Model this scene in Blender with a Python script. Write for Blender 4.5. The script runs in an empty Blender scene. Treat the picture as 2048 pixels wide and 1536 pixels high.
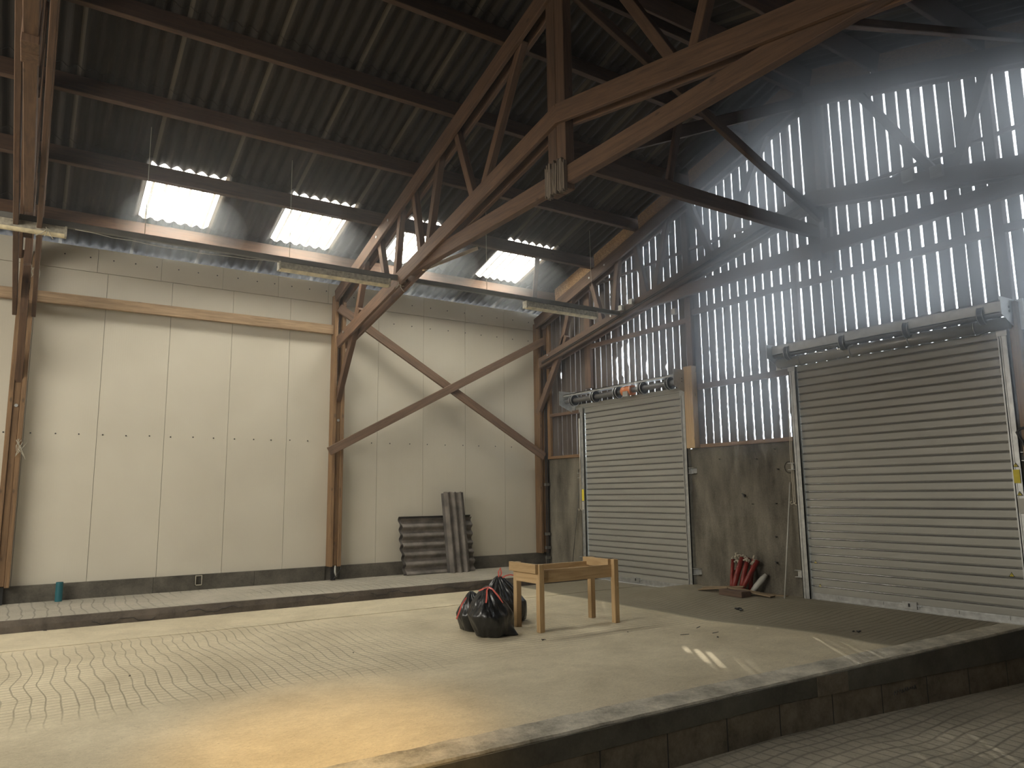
import bpy, bmesh, math, random
from mathutils import Vector, Matrix, noise

random.seed(7)
C = bpy.context.scene.collection
ZO = 1.745                      # floor slab is z = 0; all heights below are written relative to eye level


def V(p):
    return Vector((p[0], p[1], p[2] + ZO))


# ------------------------------------------------------------------ camera
cam_d = bpy.data.cameras.new('camera')
cam = bpy.data.objects.new('camera', cam_d)
C.objects.link(cam)
bpy.context.scene.camera = cam
F = 1474.93
cam_d.sensor_width = 36.0
cam_d.sensor_fit = 'HORIZONTAL'
cam_d.lens = F * 36.0 / 2048.0
cam_d.clip_start = 0.02
cam_d.clip_end = 300
yaw, pitch, roll = [math.radians(a) for a in (33.23921, 8.473654, -0.647596)]
fwd = Vector((math.sin(yaw) * math.cos(pitch), math.cos(yaw) * math.cos(pitch), math.sin(pitch)))
right = Vector((math.cos(yaw), -math.sin(yaw), 0))
up = right.cross(fwd)
r2 = right * math.cos(roll) + up * math.sin(roll)
u2 = -right * math.sin(roll) + up * math.cos(roll)
m = Matrix((r2, u2, -fwd)).transposed().to_4x4()
m.translation = (0, 0, ZO)
cam.matrix_world = m

# ------------------------------------------------------------------ world, sun, lights, exposure
W = bpy.data.worlds.new('sky')
bpy.context.scene.world = W
W.use_nodes = True
bg = W.node_tree.nodes['Background']
bg.inputs[0].default_value = (0.80, 0.90, 1.0, 1)
bg.inputs[1].default_value = 8.0


def lamp(name, kind, loc, direction, energy, color, **kw):
    d = bpy.data.lights.new(name, kind)
    d.energy = energy
    d.color = color
    for k, v in kw.items():
        setattr(d, k, v)
    o = bpy.data.objects.new(name, d)
    C.objects.link(o)
    o.location = V(loc)
    o.rotation_euler = Vector(direction).to_track_quat('-Z', 'Y').to_euler()
    return o


SUN_AZ = (0.58, 0.81)
el = math.radians(34)
sd = Vector((-SUN_AZ[0] * math.cos(el), -SUN_AZ[1] * math.cos(el), -math.sin(el)))
lamp('sun', 'SUN', (14, 18, 12), sd, 9.0, (1.0, 0.93, 0.80), angle=math.radians(0.53))
# area lights added as fill for daylight from behind, inside closed walls
lamp('daylight_fill_high', 'AREA', (-5.2, 7.2, 3.0), (1, 0.42, -0.50), 400, (1.0, 0.94, 0.83),
     shape='RECTANGLE', size=8.0, size_y=2.4, spread=math.radians(125))
lamp('daylight_fill_low', 'AREA', (-7.6, 5.0, -0.4), (1, 0.12, 0.0), 70, (1.0, 0.94, 0.83),
     shape='RECTANGLE', size=8.0, size_y=2.0)
lamp('daylight_fill_side', 'AREA', (-3.5, -0.9, 0.6), (0.25, 1, -0.1), 26, (1.0, 0.94, 0.83),
     shape='RECTANGLE', size=5.0, size_y=3.0)
# unseen warm spot added overhead for the warm glow on the slab
lamp('warm_spot', 'SPOT', (0.4, 2.6, 2.9), Vector((1.95, 5.5, -1.745)) - Vector((0.4, 2.6, 2.9)), 1150,
     (1.0, 0.63, 0.20), spot_size=math.radians(30), spot_blend=1.0, shadow_soft_size=0.3)

vs = bpy.context.scene.view_settings
vs.view_transform = 'Standard'
vs.look = 'None'
vs.exposure = 0.0
vs.gamma = 1.0
vs.use_curve_mapping = False


# ------------------------------------------------------------------ materials
def nmat(name):
    mt = bpy.data.materials.new(name)
    mt.use_nodes = True
    nt = mt.node_tree
    return mt, nt, nt.nodes['Principled BSDF']


def N(nt, t, **kw):
    n = nt.nodes.new(t)
    for k, v in kw.items():
        if k.startswith('i_'):
            key = k[2:]
            key = int(key) if key.isdigit() else key
            n.inputs[key].default_value = v
        else:
            setattr(n, k, v)
    return n


def ramp(nt, fac, stops):
    r = nt.nodes.new('ShaderNodeValToRGB')
    e = r.color_ramp.elements
    while len(e) < len(stops):
        e.new(0.5)
    for i, (p, c) in enumerate(stops):
        e[i].position = p
        e[i].color = (c[0], c[1], c[2], 1)
    nt.links.new(fac, r.inputs[0])
    return r.outputs[0]


def mth(nt, op, a, b=None, c=None):
    n = nt.nodes.new('ShaderNodeMath')
    n.operation = op
    for i, x in enumerate((a, b, c)):
        if x is None:
            continue
        if isinstance(x, (int, float)):
            n.inputs[i].default_value = x
        else:
            nt.links.new(x, n.inputs[i])
    return n.outputs[0]


def mixc(nt, fac, a, b, blend='MIX'):
    n = nt.nodes.new('ShaderNodeMix')
    n.data_type = 'RGBA'
    n.blend_type = blend
    for i, x in ((0, fac), (6, a), (7, b)):
        if isinstance(x, (int, float)):
            n.inputs[i].default_value = x
        elif isinstance(x, tuple):
            n.inputs[i].default_value = (x[0], x[1], x[2], 1)
        else:
            nt.links.new(x, n.inputs[i])
    return n.outputs[2]


def coords(nt, scale=(1, 1, 1), kind='Object'):
    tc = nt.nodes.new('ShaderNodeTexCoord')
    mp = nt.nodes.new('ShaderNodeMapping')
    mp.inputs['Scale'].default_value = scale
    nt.links.new(tc.outputs[kind], mp.inputs[0])
    return mp.outputs[0]


def noi(nt, vec, scale, detail=4, rough=0.55, dist=0.0):
    n = N(nt, 'ShaderNodeTexNoise')
    n.inputs['Scale'].default_value = scale
    n.inputs['Detail'].default_value = detail
    n.inputs['Roughness'].default_value = rough
    n.inputs['Distortion'].default_value = dist
    nt.links.new(vec, n.inputs['Vector'])
    return n.outputs['Fac']


def bump(nt, bsdf, h, strength=0.3, dist=0.01):
    b = N(nt, 'ShaderNodeBump')
    b.inputs['Strength'].default_value = strength
    b.inputs['Distance'].default_value = dist
    nt.links.new(h, b.inputs['Height'])
    nt.links.new(b.outputs[0], bsdf.inputs['Normal'])


def wood(name, light, dark, axis=0, rough=0.75, var=0.35, knots=True):
    mt, nt, b = nmat(name)
    sc = [14, 14, 14]
    sc[axis] = 0.9
    v = coords(nt, tuple(sc))
    oi = N(nt, 'ShaderNodeObjectInfo')
    add = N(nt, 'ShaderNodeVectorMath', operation='ADD')
    nt.links.new(v, add.inputs[0])
    rv = mth(nt, 'MULTIPLY', oi.outputs['Random'], 53.0)
    nt.links.new(rv, add.inputs[1])
    g = noi(nt, add.outputs[0], 2.2, 6, 0.65, 0.6)
    col = ramp(nt, g, [(0.28, dark), (0.62, light), (0.8, tuple(min(1, x * 1.15) for x in light))])
    v2 = coords(nt, (1.6, 1.6, 1.6))
    big = noi(nt, v2, 1.3, 3)
    col = mixc(nt, mth(nt, 'MULTIPLY', big, 0.45), col, dark)
    if knots:
        sk = [5, 5, 5]
        sk[axis] = 2.2
        vo = N(nt, 'ShaderNodeTexVoronoi')
        nt.links.new(coords(nt, tuple(sk)), vo.inputs['Vector'])
        vo.inputs['Scale'].default_value = 1.0
        kf = ramp(nt, vo.outputs['Distance'], [(0.05, (1, 1, 1)), (0.11, (0, 0, 0))])
        col = mixc(nt, mth(nt, 'MULTIPLY', kf, 0.7), col, tuple(x * 0.45 for x in dark))
    tone = mth(nt, 'ADD', mth(nt, 'MULTIPLY', oi.outputs['Random'], var), 1.0 - var / 2)
    hs = N(nt, 'ShaderNodeHueSaturation')
    nt.links.new(col, hs.inputs['Color'])
    nt.links.new(tone, hs.inputs['Value'])
    nt.links.new(hs.outputs[0], b.inputs['Base Color'])
    b.inputs['Roughness'].default_value = rough
    bump(nt, b, g, 0.35, 0.006)
    return mt


def plain(name, col, rough=0.5, metal=0.0, var=0.12, scale=6.0, bmp=0.0, bscale=60):
    mt, nt, b = nmat(name)
    v = coords(nt)
    n = noi(nt, v, scale, 5)
    c = ramp(nt, n, [(0.3, tuple(x * (1 - var) for x in col)), (0.7, tuple(min(1, x * (1 + var)) for x in col))])
    nt.links.new(c, b.inputs['Base Color'])
    b.inputs['Roughness'].default_value = rough
    b.inputs['Metallic'].default_value = metal
    if bmp:
        bump(nt, b, noi(nt, v, bscale, 4), bmp, 0.01)
    return mt


M = {}
M['truss'] = wood('truss wood', (0.165, 0.090, 0.048), (0.062, 0.034, 0.019))
M['purlin'] = wood('purlin wood', (0.115, 0.064, 0.037), (0.045, 0.026, 0.017))
M['post'] = wood('post wood', (0.27, 0.16, 0.075), (0.10, 0.056, 0.027))
M['brace'] = wood('brace wood', (0.20, 0.125, 0.078), (0.09, 0.056, 0.036))
M['rail'] = wood('pale rail wood', (0.44, 0.31, 0.185), (0.20, 0.13, 0.075))
M['new'] = wood('new pine', (0.58, 0.41, 0.22), (0.36, 0.23, 0.105), rough=0.6, var=0.25)
M['gable'] = wood('gable frame wood', (0.17, 0.105, 0.068), (0.07, 0.045, 0.03))
M['board'] = wood('weathered cladding', (0.105, 0.085, 0.068), (0.032, 0.024, 0.019), axis=2, knots=False)
M['scrap'] = wood('scrap wood', (0.30, 0.22, 0.13), (0.14, 0.10, 0.06))
M['endgrain'] = wood('frayed end wood', (0.30, 0.24, 0.18), (0.06, 0.045, 0.035), axis=2)

# OSB
mt, nt, b = nmat('osb')
v = coords(nt, (1, 1, 1))
vo = N(nt, 'ShaderNodeTexVoronoi')
vo.inputs['Scale'].default_value = 45
nt.links.new(coords(nt, (1, 1, 2.5)), vo.inputs['Vector'])
sep = N(nt, 'ShaderNodeSeparateColor')
nt.links.new(vo.outputs['Color'], sep.inputs[0])
c = ramp(nt, sep.outputs[0], [(0.0, (0.16, 0.09, 0.04)), (0.5, (0.33, 0.205, 0.10)), (1.0, (0.48, 0.32, 0.17))])
nt.links.new(c, b.inputs['Base Color'])
b.inputs['Roughness'].default_value = 0.8
M['osb'] = mt

# cream wall panels
mt, nt, b = nmat('cream panel')
v = coords(nt)
n1 = noi(nt, v, 0.8, 4)
wv = N(nt, 'ShaderNodeTexWave', wave_type='BANDS', bands_direction='X')
wv.inputs['Scale'].default_value = 9.0
wv.inputs['Distortion'].default_value = 0.4
nt.links.new(v, wv.inputs['Vector'])
c = ramp(nt, n1, [(0.3, (0.56, 0.52, 0.425)), (0.7, (0.615, 0.575, 0.475))])
nt.links.new(c, b.inputs['Base Color'])
b.inputs['Roughness'].default_value = 0.55
bump(nt, b, wv.outputs['Fac'], 0.06, 0.003)
M['cream'] = mt
M['dark'] = plain('dark steel', (0.02, 0.02, 0.02), 0.5)
M['seam'] = plain('seam', (0.10, 0.09, 0.075), 0.9)


def concrete(name, lo, hi, sc=1.2, bmp=0.35, streak=False):
    mt, nt, b = nmat(name)
    v = coords(nt, (1, 1, 0.35) if streak else (1, 1, 1))
    a = noi(nt, v, sc, 8, 0.65)
    d = noi(nt, coords(nt), 38, 5, 0.7)
    f = mth(nt, 'ADD', mth(nt, 'MULTIPLY', a, 0.75), mth(nt, 'MULTIPLY', d, 0.25))
    c = ramp(nt, f, [(0.36, lo), (0.62, hi)])
    nt.links.new(c, b.inputs['Base Color'])
    b.inputs['Roughness'].default_value = 0.9
    bump(nt, b, d, bmp, 0.01)
    return mt


M['plinth'] = concrete('plinth concrete', (0.045, 0.040, 0.030), (0.16, 0.145, 0.115), 2.2)
M['gwall'] = concrete('gable concrete', (0.034, 0.028, 0.019), (0.215, 0.195, 0.15), 1.9, 0.25, True)
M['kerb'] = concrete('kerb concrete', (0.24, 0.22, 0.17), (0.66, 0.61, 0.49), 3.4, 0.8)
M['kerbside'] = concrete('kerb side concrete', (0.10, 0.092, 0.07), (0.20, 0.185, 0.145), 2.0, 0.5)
M['block'] = concrete('block concrete', (0.16, 0.13, 0.09), (0.34, 0.285, 0.205), 5.0, 0.9)
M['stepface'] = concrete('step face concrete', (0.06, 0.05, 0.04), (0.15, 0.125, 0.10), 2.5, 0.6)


def floormat(name, lo, hi, gx, gy, region, grooves=False):
    """concrete slab: region = function returning the imprint mask socket, gx, gy = grid pitch"""
    mt, nt, b = nmat(name)
    v = coords(nt)
    a = noi(nt, v, 0.9, 8, 0.7, 0.3)
    d = noi(nt, coords(nt, (1, 2.0, 1)), 16, 9, 0.8, 1.8)
    f = mth(nt, 'ADD', mth(nt, 'MULTIPLY', a, 0.5), mth(nt, 'MULTIPLY', d, 0.5))
    col = ramp(nt, f, [(0.36, lo), (0.60, hi)])
    sp_ = noi(nt, coords(nt, (1, 1.4, 1)), 55, 4, 0.7, 0.8)
    spk = N(nt, 'ShaderNodeMapRange')
    spk.inputs['From Min'].default_value = 0.40
    spk.inputs['From Max'].default_value = 0.33
    nt.links.new(sp_, spk.inputs['Value'])
    sc_ = noi(nt, coords(nt, (2.2, 7.0, 1)), 5.5, 5, 0.75, 2.5)
    scr_ = N(nt, 'ShaderNodeMapRange')
    scr_.inputs['From Min'].default_value = 0.36
    scr_.inputs['From Max'].default_value = 0.27
    nt.links.new(sc_, scr_.inputs['Value'])
    col = mixc(nt, mth(nt, 'MULTIPLY', mth(nt, 'MAXIMUM', spk.outputs[0], scr_.outputs[0]), 0.55), col, tuple(x * 0.45 for x in lo))
    # warp for lines
    wn = N(nt, 'ShaderNodeTexNoise')
    wn.inputs['Scale'].default_value = 0.9
    wn.inputs['Detail'].default_value = 1.5
    nt.links.new(v, wn.inputs['Vector'])
    sub = N(nt, 'ShaderNodeVectorMath', operation='SUBTRACT')
    nt.links.new(wn.outputs['Color'], sub.inputs[0])
    sub.inputs[1].default_value = (0.5, 0.5, 0.5)
    scl = N(nt, 'ShaderNodeVectorMath', operation='SCALE')
    scl.inputs['Scale'].default_value = 0.30
    nt.links.new(sub.outputs[0], scl.inputs[0])
    add = N(nt, 'ShaderNodeVectorMath', operation='ADD')
    nt.links.new(v, add.inputs[0])
    nt.links.new(scl.outputs[0], add.inputs[1])
    sx = N(nt, 'ShaderNodeSeparateXYZ')
    nt.links.new(add.outputs[0], sx.inputs[0])
    raw = N(nt, 'ShaderNodeSeparateXYZ')
    nt.links.new(v, raw.inputs[0])

    def lines(s, pitch, w):
        fr = mth(nt, 'FRACT', mth(nt, 'DIVIDE', s, pitch))
        t = mth(nt, 'ABSOLUTE', mth(nt, 'SUBTRACT', fr, 0.5))
        return mth(nt, 'SUBTRACT', 1.0, mth(nt, 'SMOOTH_MIN', mth(nt, 'DIVIDE', t, w), 1.0, 0.2))
    lx = lines(sx.outputs[0], gx, 0.10)
    ly = lines(sx.outputs[1], gy, 0.14)
    mask, maskx = region(nt, raw, v)
    ln = mth(nt, 'MAXIMUM', mth(nt, 'MULTIPLY', lx, maskx), mth(nt, 'MULTIPLY', ly, mask))
    ln = mth(nt, 'MAXIMUM', ln, 0.0)
    ln = mth(nt, 'MULTIPLY', ln, mth(nt, 'ADD', 0.25, noi(nt, v, 2.5, 4, 0.8)))
    col = mixc(nt, mth(nt, 'MULTIPLY', ln, 0.85), col, tuple(x * 0.35 for x in lo))
    if grooves:
        # darker, dirty broomed slab towards the gable doors, with a rough pour line
        e = mth(nt, 'ADD', raw.outputs[0], mth(nt, 'MULTIPLY', mth(nt, 'SUBTRACT', a, 0.5), 0.25))
        fm = N(nt, 'ShaderNodeMapRange')
        fm.inputs['From Min'].default_value = 7.93
        fm.inputs['From Max'].default_value = 8.03
        nt.links.new(e, fm.inputs['Value'])
        col = mixc(nt, mth(nt, 'MULTIPLY', fm.outputs[0], 0.66), col, (0.075, 0.066, 0.05))
    nt.links.new(col, b.inputs['Base Color'])
    b.inputs['Roughness'].default_value = 0.88
    h = mth(nt, 'SUBTRACT', mth(nt, 'MULTIPLY', d, 0.6), ln)
    bump(nt, b, h, 0.55, 0.012)
    return mt


def rng(nt, s, a, b_):
    n = N(nt, 'ShaderNodeMapRange')
    n.interpolation_type = 'SMOOTHSTEP'
    n.inputs['From Min'].default_value = a
    n.inputs['From Max'].default_value = b_
    nt.links.new(s, n.inputs['Value'])
    return n.outputs[0]


def reg_main(nt, raw, v):
    n = noi(nt, v, 0.7, 3)
    yy = mth(nt, 'ADD', raw.outputs[1], mth(nt, 'MULTIPLY', mth(nt, 'SUBTRACT', n, 0.5), 1.6))
    band = mth(nt, 'MULTIPLY', rng(nt, yy, 6.9, 7.5), rng(nt, yy, 10.9, 10.2))
    gate = rng(nt, raw.outputs[0], 8.0, 8.3)
    my = mth(nt, 'MAXIMUM', mth(nt, 'MULTIPLY', band, 0.85), gate)
    mx = mth(nt, 'MULTIPLY', mth(nt, 'MULTIPLY', band, rng(nt, raw.outputs[0], 4.9, 3.2)), 0.9)
    return my, mx


def reg_all(nt, raw, v):
    n = rng(nt, noi(nt, v, 0.5, 2), 0.3, 0.6)
    return n, n


M['floor'] = floormat('slab concrete', (0.42, 0.36, 0.24), (0.72, 0.635, 0.45), 0.115, 0.10, reg_main, True)
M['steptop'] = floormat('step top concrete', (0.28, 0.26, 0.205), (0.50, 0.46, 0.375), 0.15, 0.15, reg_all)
M['lower'] = floormat('lower floor concrete', (0.30, 0.265, 0.195), (0.55, 0.49, 0.37), 0.145, 0.145, reg_all)

# fibre cement roofing, grime runs down the slope
mt, nt, b = nmat('fibre cement sheet')
v = coords(nt, (9, 0.8, 0.8))
a = noi(nt, v, 1.4, 6, 0.7)
d = noi(nt, coords(nt), 9, 5)
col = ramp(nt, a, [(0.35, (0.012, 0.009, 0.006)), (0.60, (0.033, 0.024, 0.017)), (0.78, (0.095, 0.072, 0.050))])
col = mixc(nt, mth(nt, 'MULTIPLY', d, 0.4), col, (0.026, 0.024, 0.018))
sx = N(nt, 'ShaderNodeSeparateXYZ')
nt.links.new(coords(nt), sx.inputs[0])
fr = mth(nt, 'FRACT', mth(nt, 'DIVIDE', mth(nt, 'SUBTRACT', sx.outputs[0], 1.24 - 10.71 * 2), 1.071))
lap = mth(nt, 'LESS_THAN', fr, 0.045)
col = mixc(nt, mth(nt, 'MULTIPLY', lap, 0.75), col, (0.11, 0.092, 0.066))
nt.links.new(col, b.inputs['Base Color'])
b.inputs['Roughness'].default_value = 0.9
bump(nt, b, d, 0.2, 0.004)
M['sheet'] = mt

# translucent daylight sheets: sunlit from outside, glowing
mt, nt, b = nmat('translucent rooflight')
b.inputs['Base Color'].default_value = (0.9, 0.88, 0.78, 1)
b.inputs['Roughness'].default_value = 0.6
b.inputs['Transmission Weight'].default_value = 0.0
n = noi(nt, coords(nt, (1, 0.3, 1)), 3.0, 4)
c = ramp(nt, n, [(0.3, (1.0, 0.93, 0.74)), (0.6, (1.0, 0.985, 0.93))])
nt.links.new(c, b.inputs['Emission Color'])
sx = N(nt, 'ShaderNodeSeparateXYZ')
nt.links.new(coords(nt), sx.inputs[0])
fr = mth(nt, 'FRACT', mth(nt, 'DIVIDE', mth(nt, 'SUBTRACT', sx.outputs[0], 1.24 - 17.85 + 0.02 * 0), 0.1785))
wave_shade = mth(nt, 'LESS_THAN', mth(nt, 'ABSOLUTE', mth(nt, 'SUBTRACT', fr, 0.5)), 0.11)  # corrugation shading put into the emission as darker bands
nt.links.new(mth(nt, 'SUBTRACT', 16.0, mth(nt, 'MULTIPLY', wave_shade, 15.45)), b.inputs['Emission Strength'])
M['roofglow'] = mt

# roller shutter slats
mt, nt, b = nmat('shutter lacquer')
n = noi(nt, coords(nt, (1, 0.5, 3)), 2.0, 4)
c = ramp(nt, n, [(0.3, (0.315, 0.31, 0.275)), (0.7, (0.375, 0.37, 0.33))])
nt.links.new(c, b.inputs['Base Color'])
b.inputs['Roughness'].default_value = 0.38
b.inputs['Metallic'].default_value = 0.25
M['slat'] = mt
M['galv'] = plain('galvanised steel', (0.50, 0.51, 0.50), 0.42, 0.75, 0.2, 14)
M['hinge'] = plain('hinge steel', (0.34, 0.34, 0.33), 0.26, 0.8, 0.1)
M['drum'] = plain('black drum', (0.025, 0.025, 0.027), 0.35, 0.3)
M['tube'] = plain('shaft steel', (0.20, 0.20, 0.20), 0.4, 0.7)
M['orange'] = plain('motor orange', (0.55, 0.17, 0.05), 0.5)
M['yellow'] = plain('yellow sticker', (0.75, 0.62, 0.05), 0.6)
M['white'] = plain('white plastic', (0.46, 0.45, 0.40), 0.5)
M['black'] = plain('black plastic', (0.02, 0.02, 0.02), 0.5)
M['tray'] = plain('grey conduit', (0.13, 0.125, 0.11), 0.6, 0.2)
M['lampbody'] = plain('dusty lamp housing', (0.34, 0.31, 0.24), 0.6, 0, 0.45, 18)
M['lens'] = plain('yellowed diffuser', (0.62, 0.54, 0.36), 0.4, 0, 0.25, 12)
M['teal'] = plain('teal pvc', (0.018, 0.12, 0.145), 0.45)
M['red'] = plain('red pvc', (0.17, 0.016, 0.010), 0.45, 0, 0.25, 9)
M['rope'] = plain('pale cord', (0.55, 0.50, 0.40), 0.9)
M['web'] = plain('dusty cobweb', (0.42, 0.39, 0.31), 1.0)
M['redtie'] = plain('red drawstring', (0.72, 0.15, 0.12), 0.4)
M['fc'] = plain('old fibre cement', (0.17, 0.15, 0.13), 0.9, 0, 0.5, 4, 0.4, 40)
M['fcdark'] = plain('old fibre cement dark', (0.10, 0.09, 0.08), 0.9, 0, 0.5, 4, 0.4, 40)
mt, nt, b = nmat('black bin liner')
b.inputs['Base Color'].default_value = (0.010, 0.010, 0.010, 1)
b.inputs['Roughness'].default_value = 0.33
b.inputs['Coat Weight'].default_value = 0.25
b.inputs['Coat Roughness'].default_value = 0.15
bump(nt, b, noi(nt, coords(nt, (1, 1, 0.5)), 14, 5, 0.6, 1.0), 0.55, 0.02)
M['bag'] = mt


# ------------------------------------------------------------------ mesh helpers
def link(name, me, mat, parent=None, loc=None):
    o = bpy.data.objects.new(name, me)
    C.objects.link(o)
    if mat is not None:
        me.materials.append(mat)
    if parent is not None:
        o.parent = parent
        o.matrix_parent_inverse = parent.matrix_basis.inverted()
    return o


class MB:
    def __init__(s):
        s.v, s.f = [], []

    def add(s, vs_, fs_):
        k = len(s.v)
        s.v += [tuple(p) for p in vs_]
        s.f += [tuple(i + k for i in f_) for f_ in fs_]

    def box(s, x0, x1, y0, y1, z0, z1):
        s.add([(x0, y0, z0), (x1, y0, z0), (x1, y1, z0), (x0, y1, z0), (x0, y0, z1), (x1, y0, z1), (x1, y1, z1), (x0, y1, z1)],
              [(0, 3, 2, 1), (4, 5, 6, 7), (0, 1, 5, 4), (1, 2, 6, 5), (2, 3, 7, 6), (3, 0, 4, 7)])

    def tube(s, pts, r, n=8, cap=True):
        pts = [Vector(p) for p in pts]
        rs = r if isinstance(r, (list, tuple)) else [r] * len(pts)
        rings = []
        prev = None
        for i, p in enumerate(pts):
            a = pts[max(i - 1, 0)]
            b_ = pts[min(i + 1, len(pts) - 1)]
            t = (b_ - a).normalized()
            if prev is None:
                ref = Vector((0, 0, 1)) if abs(t.z) < 0.9 else Vector((1, 0, 0))
                u = t.cross(ref).normalized()
            else:
                u = (prev - t * prev.dot(t)).normalized()
            prev = u
            w = t.cross(u)
            rings.append([p + (u * math.cos(2 * math.pi * k / n) + w * math.sin(2 * math.pi * k / n)) * rs[i] for k in range(n)])
        vs_, fs_ = [], []
        for R_ in rings:
            vs_ += R_
        for i in range(len(rings) - 1):
            for k in range(n):
                a, b_ = i * n + k, i * n + (k + 1) % n
                fs_.append((a, b_, b_ + n, a + n))
        if cap:
            fs_.append(tuple(range(n - 1, -1, -1)))
            fs_.append(tuple(range((len(rings) - 1) * n, len(rings) * n)))
        s.add(vs_, fs_)

    def build(s, name, mat, parent=None, origin=None, smooth=False):
        """vertices are in eye coordinates; origin (eye coordinates) becomes the object's origin"""
        if origin is None:
            xs = [p[0] for p in s.v]
            ys = [p[1] for p in s.v]
            zs = [p[2] for p in s.v]
            origin = ((min(xs) + max(xs)) / 2, (min(ys) + max(ys)) / 2, min(zs))
        me = bpy.data.meshes.new(name)
        me.from_pydata([(p[0] - origin[0], p[1] - origin[1], p[2] - origin[2]) for p in s.v], [], s.f)
        me.validate()
        bm = bmesh.new()
        bm.from_mesh(me)
        bmesh.ops.recalc_face_normals(bm, faces=bm.faces)
        bm.to_mesh(me)
        bm.free()
        if smooth:
            me.polygons.foreach_set('use_smooth', [True] * len(me.polygons))
        o = link(name, me, mat, parent)
        o.matrix_basis = Matrix.Translation(V(origin))
        return o


ORI = (0, 0, -ZO)               # world origin expressed in eye coordinates


def tag(o, label=None, cat=None, group=None, kind=None):
    if label:
        o['label'] = label
    if cat:
        o['category'] = cat
    if group:
        o['group'] = group
    if kind:
        o['kind'] = kind
    return o


def empty(name, loc):
    o = bpy.data.objects.new(name, None)
    C.objects.link(o)
    o.empty_display_size = 0.2
    o.matrix_basis = Matrix.Translation(V(loc))
    return o


def beam(name, p, q, w, h, mat, parent=None, side=None, bevel=0.006, off=0.0):
    """timber from p to q; w = width along 'side', h = depth across; local X runs along the grain"""
    p, q = V(p), V(q)
    d = q - p
    L = d.length
    X = d.normalized()
    S = Vector(side) if side is not None else (Vector((0, 0, 1)).cross(X) if abs(X.z) < 0.95 else Vector((0, 1, 0)))
    S = (S - X * S.dot(X)).normalized()
    Z = X.cross(S)
    bm = bmesh.new()
    bmesh.ops.create_cube(bm, size=1.0)
    for v_ in bm.verts:
        v_.co = Vector((v_.co.x * L, v_.co.y * w, v_.co.z * h))
    bmesh.ops.bevel(bm, geom=list(bm.edges), offset=bevel, segments=1, affect='EDGES')
    me = bpy.data.meshes.new(name)
    bm.to_mesh(me)
    bm.free()
    o = link(name, me, mat, parent)
    mm = Matrix((X, S, Z)).transposed().to_4x4()
    mm.translation = (p + q) / 2
    o.matrix_basis = mm
    return o


def disc(name, c, n, r, t, mat, parent=None, seg=10):
    n = Vector(n).normalized()
    b_ = MB()
    c = Vector(c)
    b_.tube([c, c + n * t], r, seg)
    return b_.build(name, mat, parent)


RY, RZ, SL = 6.45, 6.215, 0.295            # ridge line and slope of the rafter tops


def zr(y):
    return RZ - SL * abs(y - RY)


# ------------------------------------------------------------------ floor, step, kerb
def sstep(t):
    t = max(0.0, min(1.0, t))
    return t * t * (3 - 2 * t)


def lin(x):
    return max(0.0, min(1.0, (x - 6.0) / 4.0))


def fz(x, y):
    k_ = sstep((7.6 - y) / 2.2)
    return -1.745 + 0.145 * (sstep((x - 7.9) / 1.7) * (1 - k_) + lin(x) * k_) * sstep((10.4 - y) / 1.1)


g = MB()


def wob(x):
    return 0.010 * math.sin(x * 2.1) + 0.006 * math.sin(x * 5.3 + 1)


vs_, fs_ = [], []
for j in range(45):
    for i in range(151):
        x = -8 + 18.3 * i / 150
        yi = 4.88 - 0.48 * lin(x)
        y = yi + (10.60 - yi) * j / 44
        vs_.append((x, y, fz(x, y)))
for j in range(44):
    for i in range(150):
        a = j * 151 + i
        fs_.append((a, a + 1, a + 152, a + 151))
g.add(vs_, fs_)
for (ya, yb) in ((10.60, 10.645), (10.685, 12.10)):      # slot for the drain channel between
    xs = [-8 + 18.3 * i / 150 for i in range(151)]
    vs_, fs_ = [], []
    for x in xs:
        for y in (ya, yb):
            yy = y + (wob(x) if 10.61 < y < 11 else 0)
            vs_.append((x, yy, fz(x, y)))
    for i in range(150):
        fs_.append((2 * i, 2 * i + 2, 2 * i + 3, 2 * i + 1))
    g.add(vs_, fs_)
g.box(-8, 10.3, 10.60, 10.73, -1.86, -1.80)
xs = [-8 + 18.3 * i / 150 for i in range(151)]
for y0 in (10.645, 10.685):
    vs_ = []
    for x in xs:
        vs_ += [(x, y0 + wob(x), fz(x, y0)), (x, y0 + wob(x), -1.81)]
    g.add(vs_, [(2 * i, 2 * i + 2, 2 * i + 3, 2 * i + 1) for i in range(150)])
fl = g.build('floor', M['floor'], origin=ORI)
tag(fl, 'pale concrete slab with scored grid and a narrow drain slot', 'floor', kind='structure')

s = MB()
s.box(-8, 10.02, -1.3, 4.62, -2.32, -2.2)
tag(s.build('floor', M['lower'], origin=ORI), 'darker lower concrete floor scored in squares at bottom right', 'floor', kind='structure')

kt = empty('trim_1', (1.0, 4.78, -2.2))
tag(kt, 'concrete kerb on a row of blocks edging the raised slab', 'kerb', kind='structure')
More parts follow.
